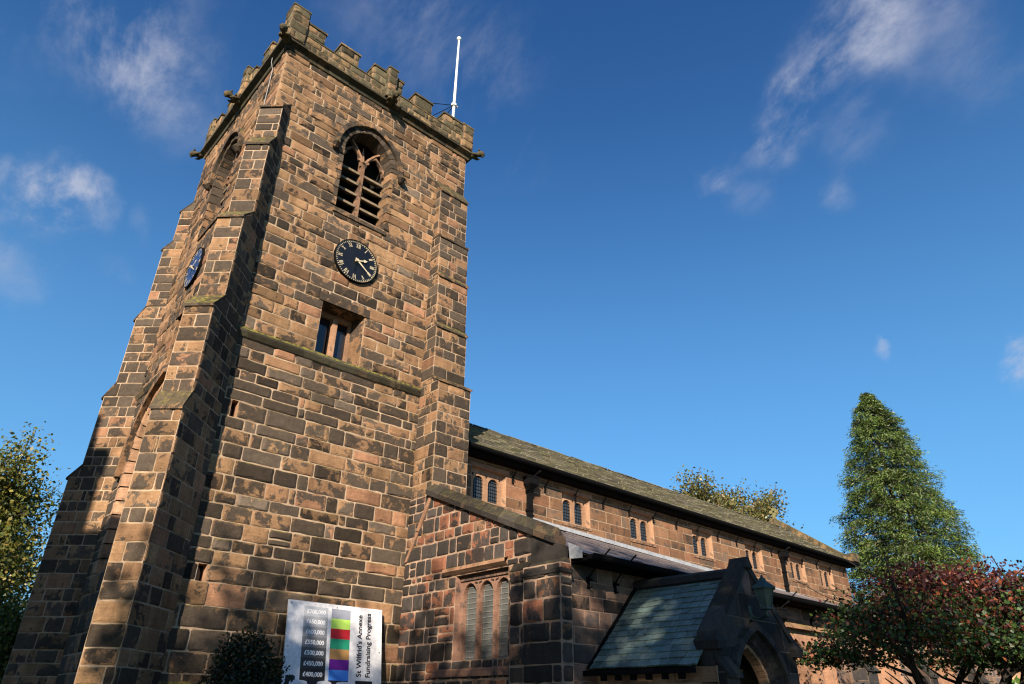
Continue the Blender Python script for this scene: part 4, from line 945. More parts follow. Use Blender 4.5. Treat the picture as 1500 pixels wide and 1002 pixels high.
# gable coping with kneelers
mb = MB()
for s in (-1, 1):
    n = 3
    for k in range(n):
        a, b = k/n, (k+1)/n-.004; f = lambda t, dz: (PC+s*(1.11-1.11*t), 2.44+1.09*t+dz)
        (xa,za),(xb,zb) = f(a,0), f(b,0); c = (rng.uniform(.8,1.2), .15, .2, 1)
        q = [(xa,PY-.02,za),(xb,PY-.02,zb),(xb,PY+.24,zb),(xa,PY+.24,za),(xa,PY-.02,za+.14),(xb,PY-.02,zb+.14),(xb,PY+.24,zb+.14),(xa,PY+.24,za+.14)]
        mb.hexa(q, 0, c)
    x = PC+s*1.04; mb.hexa([(x-.09,PY-.08,2.36),(x+.09,PY-.08,2.36),(x+.09,PY+.26,2.36),(x-.09,PY+.26,2.36),(x-.12,PY-.1,2.46),(x+.12,PY-.1,2.46),(x+.12,PY+.28,2.46),(x-.12,PY+.28,2.46)], 0, (.9,.2,.2,1))
    mb.hexa([(x-.12,PY-.1,2.462),(x+.12,PY-.1,2.462),(x+.12,PY+.28,2.462),(x-.12,PY+.28,2.462),(x-.03,PY-.03,2.6),(x+.03,PY-.03,2.6),(x+.03,PY+.2,2.6),(x-.03,PY+.2,2.6)], 0, (.9,.2,.2,1))
mb.hexa([(PC-.1,PY-.06,3.53),(PC+.1,PY-.06,3.53),(PC+.1,PY+.25,3.53),(PC-.1,PY+.25,3.53),(PC-.015,PY-.06,3.69),(PC+.015,PY-.06,3.69),(PC+.015,PY+.25,3.69),(PC-.015,PY+.25,3.69)], 0, (1,.2,.2,1))
mb.build('gable_coping', M['sooty'], CH)
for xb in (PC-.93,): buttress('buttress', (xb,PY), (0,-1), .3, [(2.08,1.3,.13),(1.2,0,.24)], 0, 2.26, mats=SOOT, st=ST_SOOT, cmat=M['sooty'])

# ------------------------------------------------------------------ clocks
def text_mesh(txt, height=None, length=None, extrude=.002):
    cu = bpy.data.curves.new('lettering', 'FONT'); cu.body = txt; cu.extrude = extrude; cu.offset = .022; cu.align_x = 'LEFT'
    ob = bpy.data.objects.new('lettering', cu); COL.objects.link(ob); dg = bpy.context.evaluated_depsgraph_get()
    me = bpy.data.meshes.new_from_object(ob.evaluated_get(dg)); bpy.data.objects.remove(ob); bpy.data.curves.remove(cu)
    co = np.array([v.co[:] for v in me.vertices]); lo, hi = co.min(0), co.max(0)
    co[:,0] -= lo[0]; 
    f = (length/(hi[0]-lo[0])) if length else (height/(hi[1]-lo[1]))
    fx = f; fy = height/(hi[1]-min(0,lo[1])) if (height and length) else f
    co[:,0] *= fx; co[:,1] *= fy
    return co, [tuple(p.vertices) for p in me.polygons]
def add_text(mb, txt, O, ex, ey, height=None, length=None, m=0, d=.0):
    co, F = text_mesh(txt, height, length); ex, ey = Vector(ex).normalized(), Vector(ey).normalized(); n = ex.cross(ey); O = Vector(O); b = len(mb.v)
    for c in co: mb.vert(O+ex*c[0]+ey*c[1]+n*(c[2]+d))
    for f in F: mb.face([b+i for i in f], m)
def numeral_strokes(r):
    out = []; x = 0
    for ch in r:
        if ch == 'I': out += [((x+.1,0),(x+.1,1),.075), ((x-.02,.02),(x+.22,.02),.03), ((x-.02,.98),(x+.22,.98),.03)]; x += .27
        if ch == 'V': out += [((x,1),(x+.25,0),.075), ((x+.5,1),(x+.25,0),.035), ((x-.07,.98),(x+.13,.98),.03), ((x+.4,.98),(x+.58,.98),.03)]; x += .62
        if ch == 'X': out += [((x,1),(x+.48,0),.075), ((x+.48,1),(x,0),.035), ((x-.08,.98),(x+.12,.98),.03), ((x+.38,.98),(x+.56,.98),.03), ((x-.08,.02),(x+.12,.02),.03), ((x+.38,.02),(x+.56,.02),.03)]; x += .6
    return out, x
def clock(pl, cu, cz, rad, dialmat, label):
    O = pl.p(cu, cz); root = thing('tower_clock', O, label, 'clock', 'clocks on the tower walls')
    q = lambda u, v, d: pl.p(cu+u, cz+v, d)
    mb = MB(); n = 64
    A = [[mb.vert(q(r*math.cos(2*math.pi*k/n), r*math.sin(2*math.pi*k/n), d)) for k in range(n)] for r, d in ((rad,-.01),(rad,.06),(rad*.985,.066))]
    for a, b in zip(A, A[1:]):
        for k in range(n): mb.face((a[k],a[(k+1)%n],b[(k+1)%n],b[k]))
    mb.face(A[-1]); mb.build('dial', dialmat, root)
    mb = MB(); P = lambda r, t, d=.07: q(r*rad*math.sin(t), r*rad*math.cos(t), d)
    for r0, r1 in ((.965,.98),):
        for k in range(n):
            t, u = 2*math.pi*k/n, 2*math.pi*(k+1)/n; mb.poly([P(r0,t),P(r0,u),P(r1,u),P(r1,t)])
    for k in range(60):
        t = 2*math.pi*k/60; w = .014 if k % 5 else .022; mb.poly([P(.895,t-w),P(.895,t+w),P(.955,t+w),P(.955,t-w)])
    mb.build('minute_ring', M['gold'], root)
    for k, r in enumerate(('XII','I','II','III','IIII','V','VI','VII','VIII','IX','X','XI')):
        t = 2*math.pi*k/12; S_, w = numeral_strokes(r); mb = MB(); h = .2*rad; sc = h*(.92 if len(r) < 4 else .72)
        er = Vector((math.sin(t), math.cos(t))); et = Vector((math.cos(t), -math.sin(t)))
        for (x0,y0),(x1,y1),th in S_:
            def pt(x, y): v = er*(.665*rad+y*h)+et*((x-w/2+.04)*sc); return v
            a, b = pt(x0,y0), pt(x1,y1); d = (b-a).normalized(); nn = Vector((-d.y, d.x))*th*sc*1.0
            mb.poly([q(*(a-nn),.0705), q(*(b-nn),.0705), q(*(b+nn),.0705), q(*(a+nn),.0705)])
        mb.build('numeral', M['gold'], root)
    def hand(t, l, w, name, d, fancy):
        er = Vector((math.sin(t), math.cos(t))); et = Vector((math.cos(t), -math.sin(t))); mb = MB()
        f = lambda r, s: q(*(er*r*rad+et*s*rad), d)
        prof = [(-.1,.03),(0,.05),(.1,w),(l*.62,w*.8),(l*.68,w*2.4),(l*.8,w*1.9),(l,.004)] if fancy else [(-.12,.03),(0,.045),(l*.5,w),(l*.92,w*.8),(l,.004)]
        for (r0,s0),(r1,s1) in zip(prof, prof[1:]):
            mb.poly([f(r0,s0),f(r1,s1),f(r1,-s1),f(r0,-s0)])
        mb.tube([q(0,0,.07), q(0,0,d+.012)], .06*rad, 12); mb.build(name, M['gold'], root)
    mb = MB()
    for k in range(n):
        t, u = 2*math.pi*k/n, 2*math.pi*(k+1)/n
        mb.hexa([P(.985,t,.0),P(.985,u,.0),P(1.02,u,.0),P(1.02,t,.0),P(.985,t,.085),P(.985,u,.085),P(1.02,u,.08),P(1.02,t,.08)])
    mb.build('rim', M['iron'], root)
    hand(2*math.pi*(2+21/60)/12, .52, .03, 'hour_hand', .1, True); hand(2*math.pi*21/60, .86, .028, 'minute_hand', .125, False)
    mb = MB(); mb.tube([q(0,0,.09), q(-.01,-.52*rad,.09)], .006, 5); mb.build('conduit', M['iron'], root)
    return root
clock(SOUTH, 5.99, 10.56, .535, M['dial'], 'black round clock with gold Roman numerals, facing front between the belfry and chamber windows')
clock(WEST, wy(14.86), 10.62, .5, M['blue'], 'black round clock with reflected sky tinted into its dial, seen edge-on on the shaded left side of the tower')

# ------------------------------------------------------------------ flagpole on the tower roof
fx, fy = 8.63, 12.32
FP = thing('flagpole', (fx,fy,15.9), 'slim white flagpole rising behind the tower battlements', 'flagpole')
mb = MB(); mb.tube([(fx,fy,15.9),(fx+.01,fy,18.2),(fx+.02,fy,20.72)], [.048,.043,.028], 12); mb.build('pole', M['white'], FP, True)
mb = MB(); mb.tube([(fx+.02,fy,20.72),(fx+.02,fy,20.76),(fx+.02,fy,20.8),(fx+.02,fy,20.84)], [.05,.075,.075,.03], 10); mb.build('truck', M['white'], FP)
mb = MB(); mb.tube([(fx+.005,fy,17.72),(fx+.005,fy,17.8)], .085, 10); mb.box(fx-.02,fx+.12,fy-.03,fy+.03,17.74,17.78); mb.build('clamp', M['white'], FP)
for (x, y, z) in ((7.1,12.4,16.95),(7.5,12.5,16.4),(8.6,15.5,16.6)):
    mb = MB(); mb.tube([(fx,fy,17.76),((fx+x)/2,(fy+y)/2,(17.76+z)/2-.04),(x,y,z)], .011, 5); mb.build('stay', M['iron'], FP)

# ------------------------------------------------------------------ fundraising sign leaning on the tower
SG = thing('fundraising_sign', (6.6,11.45,0), 'white sign board with coloured progress blocks standing against the tower', 'sign')
zt = 3.26; lean = .16; su = Vector((1,0,-.004)).normalized(); sv = Vector((0,lean,1)).normalized(); sn = su.cross(sv)
SO = Vector((5.61, 11.86, zt))                 # top left corner; v counts down from here
sp = lambda u, v, d=0.0: SO+su*u-sv*v+sn*d
def sbox(mb, u0,u1,v0,v1,d0,d1, m=0): mb.hexa([sp(u0,v1,d1),sp(u1,v1,d1),sp(u1,v1,d0),sp(u0,v1,d0),sp(u0,v0,d1),sp(u1,v0,d1),sp(u1,v0,d0),sp(u0,v0,d0)], m)
mb = MB(); sbox(mb, 0,1.89,0,2.1,-.03,0); SB = mb.build('panel', M['board'], SG)
def flat(name, c, rough=.45):
    t = NT(name); return t.done(c, rough, None, spec=.3)
mb = MB(); rows = .1675; u0 = .30; grays = [.5,.38,.26,.165,.09,.045,.02]; gm = []
for k in range(7):
    gm.append(flat('printed_grey', (grays[k]*.92, grays[k]*.95, grays[k]*1.04))); sbox(mb, u0, u0+.465, .075+rows*k, .075+rows*(k+1), 0, .002, k)
gm.append(flat('printed_black', (.012,.012,.018))); sbox(mb, u0, u0+.465, .075+rows*7, .075+rows*8, 0, .002, 7)
NB = mb.build('figure_scale', gm, SG)
WM = flat('printed_white', (.8,.8,.83))
for k, v in enumerate((700,650,600,550,500,450,400)):
    mb = MB(); add_text(mb, '\u00a3%d,000' % v, sp(u0+.055, .075+rows*(k+.5)+.036, .0035), su, sv, None, .36); mb.build('figure', WM, NB)
cols = [(.24,.26,.32),(.42,.66,.12),(.42,.018,.03),(.02,.27,.16),(.40,.22,.08),(.12,.012,.24),(.07,.26,.78)]
for k, c in enumerate(cols):
    mb = MB(); sbox(mb, .835, 1.22, .075+rows*k, .075+rows*(k+1), 0, .002); mb.build('progress_block', flat('printed_colour', c), SG)
mb = MB(); sbox(mb, .835, 1.22, .075+rows*7, .075+rows*7.9, 0, .002); sbox(mb, 1.36, 1.70, 1.235, 1.40, 0, .002); sbox(mb, .05, .22, 1.2, 1.40, 0, .002); mb.build('dark_band', gm[7], SG)
mb = MB()
for a, b in ((.12,.45),(.62,.90),(.98,1.34)):      # white rounded shapes across the foot of the columns
    pts = [sp(a+(b-a)/2-(b-a)/2*math.cos(math.pi*k/10)*(1 if k in (0,10) else 1), 1.32-.06*math.sin(math.pi*k/10)**.5, .004) for k in range(11)]
    mb.poly([sp(a,1.7,.004)]+pts+[sp(b,1.7,.004)])
mb.build('white_shape', M['board'], SG)
BK = flat('printed_black_ink', (.012,.012,.02))
for txt, ub, v1, ln in (("St Wilfrid's Annexe", 1.465, 1.175, 1.04), ('Fundraising Progress', 1.645, 1.175, 1.085)):
    mb = MB(); add_text(mb, txt, sp(ub, v1, .003), sv, -su, None, ln); mb.build('lettering', BK, SG)
mb = MB()
for u in (.05, .94, 1.84):
    for v in (.05, .75): mb.tube([sp(u,v,0), sp(u,v,.008)], .014, 8)
mb.build('fixing_bolt', M['lead'], SG)
for u in (.25, 1.6):
    mb = MB(); mb.box(5.61+u-.04, 5.61+u+.04, 11.42, 11.5, 0, 1.3); mb.build('post', M['bark'], SG)

# ------------------------------------------------------------------ lantern over the porch arch
lx, ly, lz = 9.62, 5.2, 2.93
LP = thing('wall_lantern', (9.7,5.5,2.85), 'green tapering lantern on a bracket over the porch arch', 'lantern')
def hexring(r, z, n=6): return [(lx+r*math.cos(2*math.pi*(k+.5)/n), ly+r*math.sin(2*math.pi*(k+.5)/n), z) for k in range(n)]
def frustum(mb, r0, z0, r1, z1, m=0, caps=True):
    A = [mb.vert(p) for p in hexring(r0,z0)]; B = [mb.vert(p) for p in hexring(r1,z1)]
    for k in range(6): mb.face((A[k],A[(k+1)%6],B[(k+1)%6],B[k]), m)
    if caps: mb.face(A[::-1], m); mb.face(B, m)
mb = MB(); frustum(mb, .08, lz, .145, lz+.25); mb.build('glass', M['lantern'], LP)
mb = MB(); frustum(mb, .185, lz+.25, .175, lz+.275); frustum(mb, .175, lz+.275, .06, lz+.36); frustum(mb, .06, lz+.36, .05, lz+.4); mb.tube([(lx,ly,lz+.4),(lx,ly,lz+.45)], [.03,.01], 8); mb.build('cap', M['green'], LP)
mb = MB(); frustum(mb, .09, lz-.02, .085, lz+.004)
for k in range(6):
    a, b = hexring(.085,lz)[k], hexring(.15,lz+.25)[k]; mb.tube([a,b], .008, 4)
mb.build('frame', M['green'], LP)
mb = MB(); mb.tube([(lx,ly,lz-.02),(lx,ly,lz-.1),(lx+.02,ly+.12,lz-.14),(lx+.05,ly+.26,lz-.1),(lx+.07,PY,lz-.02)], .016, 6); mb.box(lx+.03,lx+.11,PY-.012,PY+.0,lz-.12,lz+.06); mb.build('bracket', M['green'], LP)

# ------------------------------------------------------------------ trees and shrubs
def leaf_object(name, C, size, cols, parent=None, aspect=.55, seed=1, up=0.0, dirs=None, droop=0):
    g = np.random.default_rng(seed); n = len(C)
    N = g.normal(size=(n,3)); N[:,2] += up; N /= np.linalg.norm(N, axis=1)[:,None]
    A = dirs if dirs is not None else g.normal(size=(n,3))
    A = A-N*(A*N).sum(1)[:,None]; A /= np.linalg.norm(A, axis=1)[:,None]; B = np.cross(N, A)
    s = (size*g.uniform(.6,1.35,n))[:,None]; w = s*aspect
    bend = N*s*g.uniform(-.25,.25,n)[:,None]
    V = np.stack([C-A*s*.5, C+B*w*.5+bend, C+A*s*.5, C-B*w*.5+bend], 1).reshape(-1,3)
    me = bpy.data.meshes.new(name); me.vertices.add(4*n); me.vertices.foreach_set('co', V.ravel().astype(np.float32))
    me.loops.add(4*n); me.loops.foreach_set('vertex_index', np.arange(4*n, dtype=np.int32)); me.polygons.add(n)
    me.polygons.foreach_set('loop_start', np.arange(0,4*n,4,dtype=np.int32)); me.materials.append(M['leaf']); me.update(calc_edges=True)
    at = me.attributes.new('leaf', 'FLOAT_COLOR', 'CORNER'); c4 = np.concatenate([cols, np.ones((n,1))], 1)
    at.data.foreach_set('color', np.repeat(c4, 4, axis=0).astype(np.float32).ravel())
    o = bpy.data.objects.new(name, me); COL.objects.link(o)
    if parent: link(o, parent)
    return o
def mixcol(g, n, pal, wts, var=.2):
    k = g.choice(len(pal), n, p=np.array(wts)/sum(wts)); c = np.array(pal)[k]
    return c*g.uniform(1-var,1+var,(n,1))
def grow(base, height, spread, seed, levels=5, kids=(3,4), trunk=.25, up=.35, first=.35):
    """branching skeleton; returns tube segments and twig tips"""
    r = random.Random(seed); segs = []; tips = []
    def go(p, d, l, rad, lv):
        n = 3; pts = [p]; rr = [rad]; q = p; dd = d
        for i in range(n):
            dd = (dd+Vector((r.gauss(0,.16),r.gauss(0,.16),r.gauss(0,.1)+.05*up))).normalized(); q = q+dd*(l/n); pts.append(q); rr.append(rad*(1-.35*(i+1)/n))
            if lv >= levels-1: tips.append((q, dd))
        segs.append((pts, rr, lv))
        if lv >= levels: return
        m = r.randint(*kids)
        for k in range(m):
            ax = Vector((r.gauss(0,1),r.gauss(0,1),r.gauss(0,1)*.6)); ax = (ax-dd*ax.dot(dd)).normalized()
            a = r.uniform(.35,.95)*spread; nd = (dd*math.cos(a)+ax*math.sin(a)+Vector((0,0,up*.25))).normalized()
            t = r.uniform(.45,1) if lv else r.uniform(.6,1); j = min(n, max(1, int(t*n+.5)))
            go(pts[j], nd, l*r.uniform(.6,.82), rr[j]*.68, lv+1)
        go(q, (dd+Vector((0,0,.2*up))).normalized(), l*.75, rr[-1]*.8, lv+1)
    go(Vector(base), Vector((0,0,1)), height*first, trunk, 0)
    return segs, tips
def broadleaf(name, base, height, seed, label, pal, wts, leaf=.16, per=16, spread=1.0, levels=5, dens=.38, trunk=.28, cull=None, first=.3):
    segs, tips = grow(base, height, spread, seed, levels, trunk=trunk, first=first)
    top = max(t[0].z for t in tips); k = (height)/(top-base[2]); T0 = Vector(base)
    sc = lambda p: T0+(p-T0)*k
    root = thing(name, base, label, 'tree', 'autumn trees beyond the church'); mb = MB()
    for pts, rr, lv in segs: mb.tube([sc(p) for p in pts], [x*k if lv < 4 else max(.007, x*k) for x in rr], 7 if lv < 2 else 4, caps=False)
    mb.build('trunk', M['bark'], root)
    g = np.random.default_rng(seed); P = np.array([sc(t[0])[:] for t in tips])
    P = P[g.random(len(P)) < .9]; C = np.repeat(P, per, 0)+g.normal(size=(len(P)*per,3))*dens*np.array([1,1,.75])
    cl = np.repeat(g.normal(1,.16,len(P)), per)[:,None]
    leaf_object('crown', C, leaf, np.clip(mixcol(g, len(C), pal, wts)*cl, .003, 1), root, .6, seed, .3)
    return root
def at_az(az, dist): return (math.cos(R(az))*dist, math.sin(R(az))*dist)

AUT = [(.13,.145,.03),(.21,.185,.04),(.08,.1,.026),(.27,.2,.045),(.18,.12,.035)]
x, y = at_az(83.9, 25); broadleaf('autumn_tree', (x,y,0), 8.3, 5, 'tall loose autumn tree turning yellow, left of the tower', AUT, (4,2.2,4,.7,.4), .115, 10, 1.0, 5, .3, .22)
x, y = at_az(83.6, 20); broadleaf('autumn_tree', (x,y,0), 3.9, 9, 'low dense green bush-like tree at the left edge beneath the taller autumn tree', AUT, (3,2,3,.6,.3), .1, 18, 1.1, 5, .35, .16, first=.2)
x, y = at_az(31.4, 44); broadleaf('autumn_tree', (x,y,0), 14.6, 14, 'brownish green treetop showing above the nave roof', [(.1,.11,.032),(.16,.14,.045),(.17,.12,.05),(.07,.08,.025)], (3,3,2,2), .19, 34, .62, 4, .36, .4)

def conifer():
    g = np.random.default_rng(3); bx, by = at_az(18.35, 42.3); H = 18.4; root = thing('conifer', (bx,by,0), 'tall dense conical evergreen beyond the east end of the nave', 'tree')
    prof = lambda z: np.interp(z, [2,6,9,11.5,13.7,15.2,16.3,17.4,18.4], [3.1,3.0,2.78,2.42,1.9,1.48,1.12,.66,.15])
    mb = MB(); mb.tube([(bx,by,0),(bx,by,9),(bx+.05,by,H-2.2)], [.35,.22,.03], 8); Cs = []; Ds = []; K = []
    for k in range(2700):
        core = k < 900
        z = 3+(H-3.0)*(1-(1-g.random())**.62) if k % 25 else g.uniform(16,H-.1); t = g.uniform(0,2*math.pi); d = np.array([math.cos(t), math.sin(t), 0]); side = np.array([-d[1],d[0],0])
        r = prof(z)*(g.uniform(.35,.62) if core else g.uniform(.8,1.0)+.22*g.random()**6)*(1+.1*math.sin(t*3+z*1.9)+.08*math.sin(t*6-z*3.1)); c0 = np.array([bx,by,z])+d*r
        if not core and k % 5 == 0 and z < 15.5: mb.tube([np.array([bx,by,z+.35]), np.array([bx,by,z+.3])+d*r*.6, c0], [.03,.02,.006], 4, caps=False)
        m = 70; sz = (.25+.15*g.random())*min(1,.35+r/2.2); f = g.random(m)
        c = c0+d*((f-.55)*sz*2.4)[:,None]+side*(g.normal(size=m)*sz*(.35+.5*f))[:,None]+np.array([0,0,1])*(.25*sz-.9*f*sz-abs(g.normal(size=m))*.55*sz)[:,None]+g.normal(size=(m,3))*.03
        Cs.append(c); Ds.append(np.tile(d*.75+np.array([0,0,-.45]), (m,1))+side*g.normal(size=(m,1))*.5+g.normal(size=(m,3))*.25)
        K.append(np.full(m, (.5 if core else g.normal(1.0,.36)))*g.uniform(.65,1.3,m)*(.55+.65*f))  # inner leaves darkened, spray tips lightened: shade and sunlight put into leaf colour
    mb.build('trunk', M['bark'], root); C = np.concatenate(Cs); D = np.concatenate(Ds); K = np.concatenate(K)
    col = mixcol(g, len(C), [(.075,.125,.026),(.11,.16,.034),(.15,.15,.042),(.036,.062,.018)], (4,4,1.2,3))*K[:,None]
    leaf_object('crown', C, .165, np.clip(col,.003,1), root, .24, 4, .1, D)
conifer()

def maple(cx, cy, R0, ztop, zbot, seed, label):
    g = np.random.default_rng(seed); r = random.Random(seed); root = thing('japanese_maple', (cx,cy,0), label, 'tree', 'maples before the aisle'); mb = MB(); Cs = []; H = []; K = []
    n = int(150*R0*R0/5)+70; heads = []
    for k in range(n):
        t = g.uniform(0,2*math.pi); q = math.sqrt(g.random())*R0*(1+.12*math.sin(3*t+seed)+.08*math.sin(7*t)); dome = ztop-(ztop-zbot-.25)*(q/R0)**3.2
        dome = max(dome, zbot+.1); z = g.uniform(max(zbot, dome-1.25), dome); heads.append((cx+q*math.cos(t), cy+q*math.sin(t), z, (z-zbot)/(ztop-zbot)))
    for (x, y, z, h) in heads:
        m = 95; c = np.array([x,y,z])+g.normal(size=(m,3))*np.array([.3,.3,.075]); c[:,2] -= .25*((c[:,0]-x)**2+(c[:,1]-y)**2); Cs.append(c); H.append(np.clip((c[:,2]-zbot)/(ztop-zbot)+g.normal(0,.12),0,1)); K.append(np.full(m, g.normal(1,.2)))
    C = np.concatenate(Cs); H = np.concatenate(H); K = np.concatenate(K); n = len(C); Bq = np.repeat(g.normal(0,.22,len(heads)), 95)
    red = mixcol(g, n, [(.11,.032,.026),(.07,.022,.024),(.25,.07,.032),(.05,.018,.022)], (3,3,1.2,2.2)); grn = mixcol(g, n, [(.045,.085,.024),(.07,.115,.028),(.025,.055,.022),(.26,.08,.035)], (4,2.5,3,1.4))
    col = np.where((g.random(n) < np.clip((H+Bq-.34)*2.8,.05,.93))[:,None], red, grn)*K[:,None]
    leaf_object('crown', C, .072, np.clip(col,.004,1), root, .75, seed, .8)
    for k in range(9):        # several sinuous stems from low down
        t = 2*math.pi*k/9+r.uniform(-.3,.3); p = Vector((cx+.15*math.cos(t), cy+.15*math.sin(t), 0)); pts = [p]; rr = [r.uniform(.06,.09)]
        L_ = r.uniform(.45,.9)*R0
        for i in range(1, 8):
            f = i/7; w = Vector((math.cos(t+.5*math.sin(4*f+k)), math.sin(t+.5*math.sin(4*f+k)), 0)); pts.append(Vector((cx,cy,0))+w*(.15+L_*f**1.3)+Vector((0,0,(zbot+.9)*f**.8+r.gauss(0,.04)))); rr.append(rr[0]*(1-.75*f))
            if i > 2:
                for s in (-1, 1):
                    e = pts[-1]+Vector((math.cos(t+s*r.uniform(.5,1.3)), math.sin(t+s*r.uniform(.5,1.3)), 0))*r.uniform(.4,.9)+Vector((0,0,r.uniform(.25,.6))); mb.tube([pts[-1],(pts[-1]+e)/2+Vector((0,0,-.05)),e],[rr[-1]*.6,rr[-1]*.45,.008],4,caps=False)
        mb.tube(pts, rr, 6, caps=False)
    mb.build('trunk', M['darkbark'], root)
maple(14.1, 4.25, 2.0, 3.95, 2.5, 21, 'spreading red and green maple on several dark stems before the aisle')
maple(15.3, 2.3, 1.9, 4.1, 2.45, 33, 'dark red maple at the right edge overlapping its neighbour')

def shrub(cx, cy, rx, h, seed, name, label, pal, wts, leaf=.05, n=9000, cat='shrub', bot=0.15):
    g = np.random.default_rng(seed); root = thing(name, (cx,cy,0), label, cat); mb = MB()
    for k in range(9):
        t = g.uniform(0,6.28); mb.tube([(cx,cy,0),(cx+.3*rx*math.cos(t),cy+.3*rx*math.sin(t),h*.45),(cx+.7*rx*math.cos(t),cy+.7*rx*math.sin(t),h*.8)],[.035,.025,.008],5,caps=False)
    mb.build('stem', M['bark'], root)
    d = g.normal(size=(n,3)); d /= np.linalg.norm(d,axis=1)[:,None]; rad = g.random(n)**.25*(1+.16*np.sin(d[:,0]*7+2)*np.sin(d[:,1]*6+1)*np.cos(d[:,2]*5)+.06*np.sin(d[:,0]*19)*np.sin(d[:,2]*17))
    C = d*rad[:,None]*np.array([rx,rx,(h-bot)/2])+np.array([cx,cy,bot+(h-bot)/2])+g.normal(size=(n,3))*.035
    leaf_object('foliage', C, leaf, np.clip(mixcol(g, n, pal, wts, .35),.002,1), root, .6, seed, .2); return root
shrub(4.52, 10.6, .62, 2.6, 5, 'holly_bush', 'dark rounded evergreen bush at the foot of the tower beside the sign', [(.012,.024,.01),(.02,.035,.013),(.008,.015,.008),(.03,.045,.018)], (4,3,3,1), .055, 15000)
x, y = at_az(13.9, 24); shrub(x, y, 1.6, 2.5, 8, 'bright_shrub', 'sunlit bright green shrub low behind the maple stems', [(.06,.13,.02),(.09,.16,.03)], (1,1), .14, 5000)

# sandstone churchyard wall in the sun beyond the maples
mb = MB(); st = dict(ST_ASH, lmin=.5, lmax=.9, joint=.014, crust=-.25); d = Vector((.55,-.84,0)).normalized(); wl = Plane((27.6,10.2,0), d)
masonry(mb, wl, courses(0,3.2,.3,.36,rng), 0, 3.9, [], st, rng); mb.hexa([wl.p(-.02,3.2,.04),wl.p(3.95,3.2,.04),wl.p(3.95,3.2,-.4),wl.p(-.02,3.2,-.4),wl.p(-.02,3.3,.04),wl.p(3.95,3.3,.04),wl.p(3.95,3.36,-.4),wl.p(-.02,3.36,-.4)],0,(1,-.2,.4,1)); mb.poly([wl.p(0,0,-.36),wl.p(3.9,0,-.36),wl.p(3.9,3.2,-.36),wl.p(0,3.2,-.36)]); mb.poly([wl.p(3.9,0,0),wl.p(3.9,0,-.36),wl.p(3.9,3.2,-.36),wl.p(3.9,3.2,0)])
tag(mb.build('churchyard_wall', [M['dress'],M['mortar']]), 'sunlit pale sandstone wall seen between the maple stems', 'wall')

# ------------------------------------------------------------------ what stands behind the photographer and shades the foot of the church
PD = Vector((.661,-.75,0)).normalized(); AD = -SUN_H       # across and along the sunlight
def pa(p, a): v = PD*p+AD*a; return (v.x, v.y)
KS = math.tan(R(SUN_EL))
def shade_tree(p, a, ktop, kbot, rp, seed, label, n=5200, leaf=.24):
    """crown silhouette given in the plane across the sunlight"""
    g = np.random.default_rng(seed); x, y = pa(p, a); zt_, zb_ = ktop-KS*a, kbot-KS*a; h = (zt_-zb_)/2
    root = thing('churchyard_tree', (x,y,0), label, 'tree', 'churchyard trees behind the photographer'); mb = MB(); mb.tube([(x,y,0),(x,y,zb_+h*.5),(x,y,zt_-.6)],[.3,.2,.05],8)
    cc = g.normal(size=(60,3)); cc /= np.linalg.norm(cc,axis=1)[:,None]; cc *= (g.random(60)**.4)[:,None]*np.array([rp,rp,h])*.9
    for c in cc[::3]: mb.tube([(x,y,zb_+h*.6),(x+c[0]*.6,y+c[1]*.6,zb_+h+c[2]*.7),(x+c[0],y+c[1],zb_+h+c[2])],[.08,.05,.015],5,caps=False)
    mb.build('trunk', M['bark'], root); k = g.integers(0,60,n)
    C = cc[k]+g.normal(size=(n,3))*np.array([rp,rp,h*.8])*.2+np.array([x,y,zb_+h])
    leaf_object('crown', C, leaf, mixcol(g, n, AUT, (3,2,3,1,.5)), root, .65, seed, 0); return root

shade_tree(1.6, -9.5, 11.6, 3.5, 2.2, 41, 'churchyard tree behind the photographer, tallest of the row')
shade_tree(-.5, -8, 9.3, 3.0, 1.2, 46, 'slender churchyard tree behind the photographer, left of the tallest', 3600, .2)
shade_tree(-2.6, -10.5, 9.5, 3.0, 2.0, 42, 'churchyard tree behind the photographer, second from the house')
shade_tree(-5.2, -9.0, 9.3, 3.0, 1.9, 43, 'churchyard tree behind the photographer, nearest the house', leaf=.2)
shade_tree(4.6, -11, 9.7, 3.0, 1.6, 44, 'churchyard tree behind the photographer, right of the tallest')
shade_tree(8.4, -12, 9.0, 3.0, 1.7, 45, 'churchyard tree behind the photographer, last on the right')
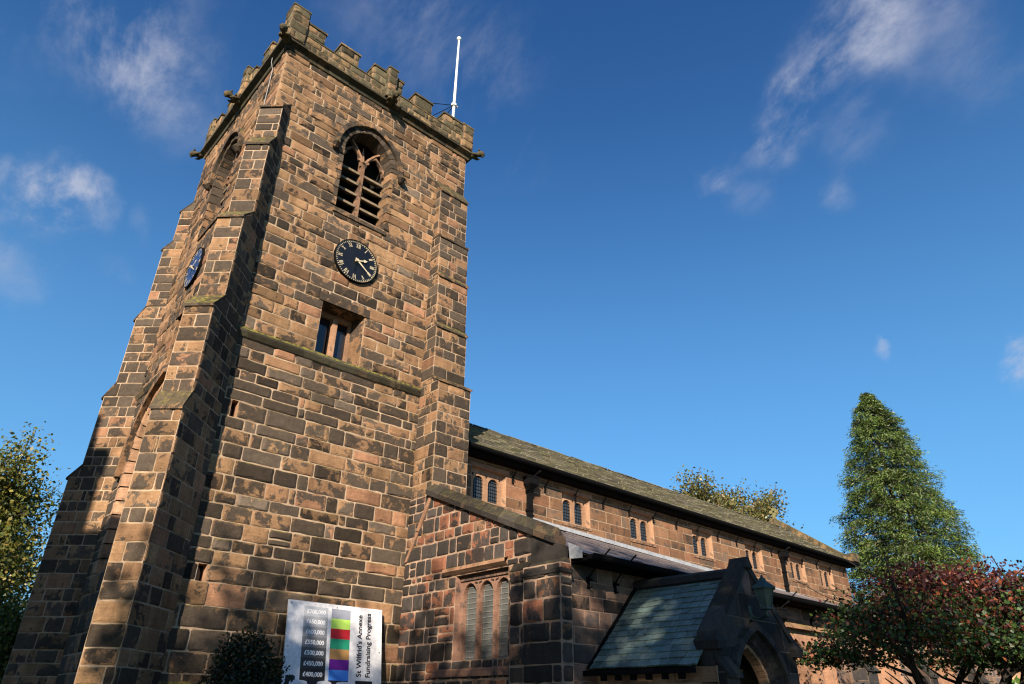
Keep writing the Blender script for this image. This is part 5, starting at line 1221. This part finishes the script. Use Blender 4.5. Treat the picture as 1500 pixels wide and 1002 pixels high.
# house with a tall chimney: its shadow lies on the far buttress of the tower
HX, HY = pa(-12.9, -.5); HS = thing('brick_house', (HX,HY,0), 'brick house with a tall chimney west of the church', 'house')
def hp(p, a, z): x, y = pa(p, a); return (x, y, z)
def hbox(mb, p0,p1,a0,a1,z0,z1, m=0, c=(1,0,.5,1)): mb.hexa([hp(p0,a0,z0),hp(p1,a0,z0),hp(p1,a1,z0),hp(p0,a1,z0),hp(p0,a0,z1),hp(p1,a0,z1),hp(p1,a1,z1),hp(p0,a1,z1)], m, c)
t = NT('red_brick'); bt = t.n('ShaderNodeTexBrick'); t.set(bt.inputs['Vector'], t.tc); bt.inputs['Scale'].default_value = 4.5; bt.inputs['Color1'].default_value = (.25,.09,.055,1); bt.inputs['Color2'].default_value = (.33,.13,.08,1); bt.inputs['Mortar'].default_value = (.4,.35,.3,1); M['brick'] = t.done(bt.outputs['Color'], .9)
kz = lambda k, a: k-KS*a
a0, a1, p0, p1 = -4, 3, -17.5, -9.05; ze = kz(9.6, 1.0)
mb = MB(); hbox(mb, p0, p1, a0, a1, 0, ze); 
for p in (p0, p1): mb.poly([hp(p,a0,ze), hp(p,a1,ze), hp(p,(a0+a1)/2,ze+2.3)])
mb.build('wall', M['brick'], HS)
mb = MB(); am = (a0+a1)/2
for e, f in ((a0-.3, am), (a1+.3, am)):
    mb.poly([hp(p0-.3,e,ze-.2), hp(p1+.25,e,ze-.2), hp(p1+.25,f,ze+2.32), hp(p0-.3,f,ze+2.32)])
rf = mb.build('roof', M['slates'], HS)
zc = kz(12.85, am); mb = MB(); hbox(mb, -12.1, -10.6, am-.4, am+.4, ze+.5, zc); hbox(mb, -12.15, -10.55, am-.45, am+.45, zc-.28, zc-.12); mb.build('chimney', M['brick'], rf)
for p in (-11.75, -11.14):
    c = Vector(hp(p, am, 0)); mb = MB(); mb.tube([c+Vector((0,0,zc-.05)), c+Vector((0,0,zc+.4 if p < -11.5 else zc+.95))], [.19,.15], 10); mb.build('chimney_pot', M['dress'], rf)
for k in range(3):
    for z in (1.0, 4.4):
        mb = MB(); hbox(mb, p0+1.2+k*2.6, p0+2.3+k*2.6, a1+.0, a1+.06, z, z+1.7); w = mb.build('window', M['white'], HS)
        mb = MB(); hbox(mb, p0+1.3+k*2.6, p0+2.2+k*2.6, a1+.06, a1+.075, z+.1, z+1.6); mb.build('pane', M['glass'], w)
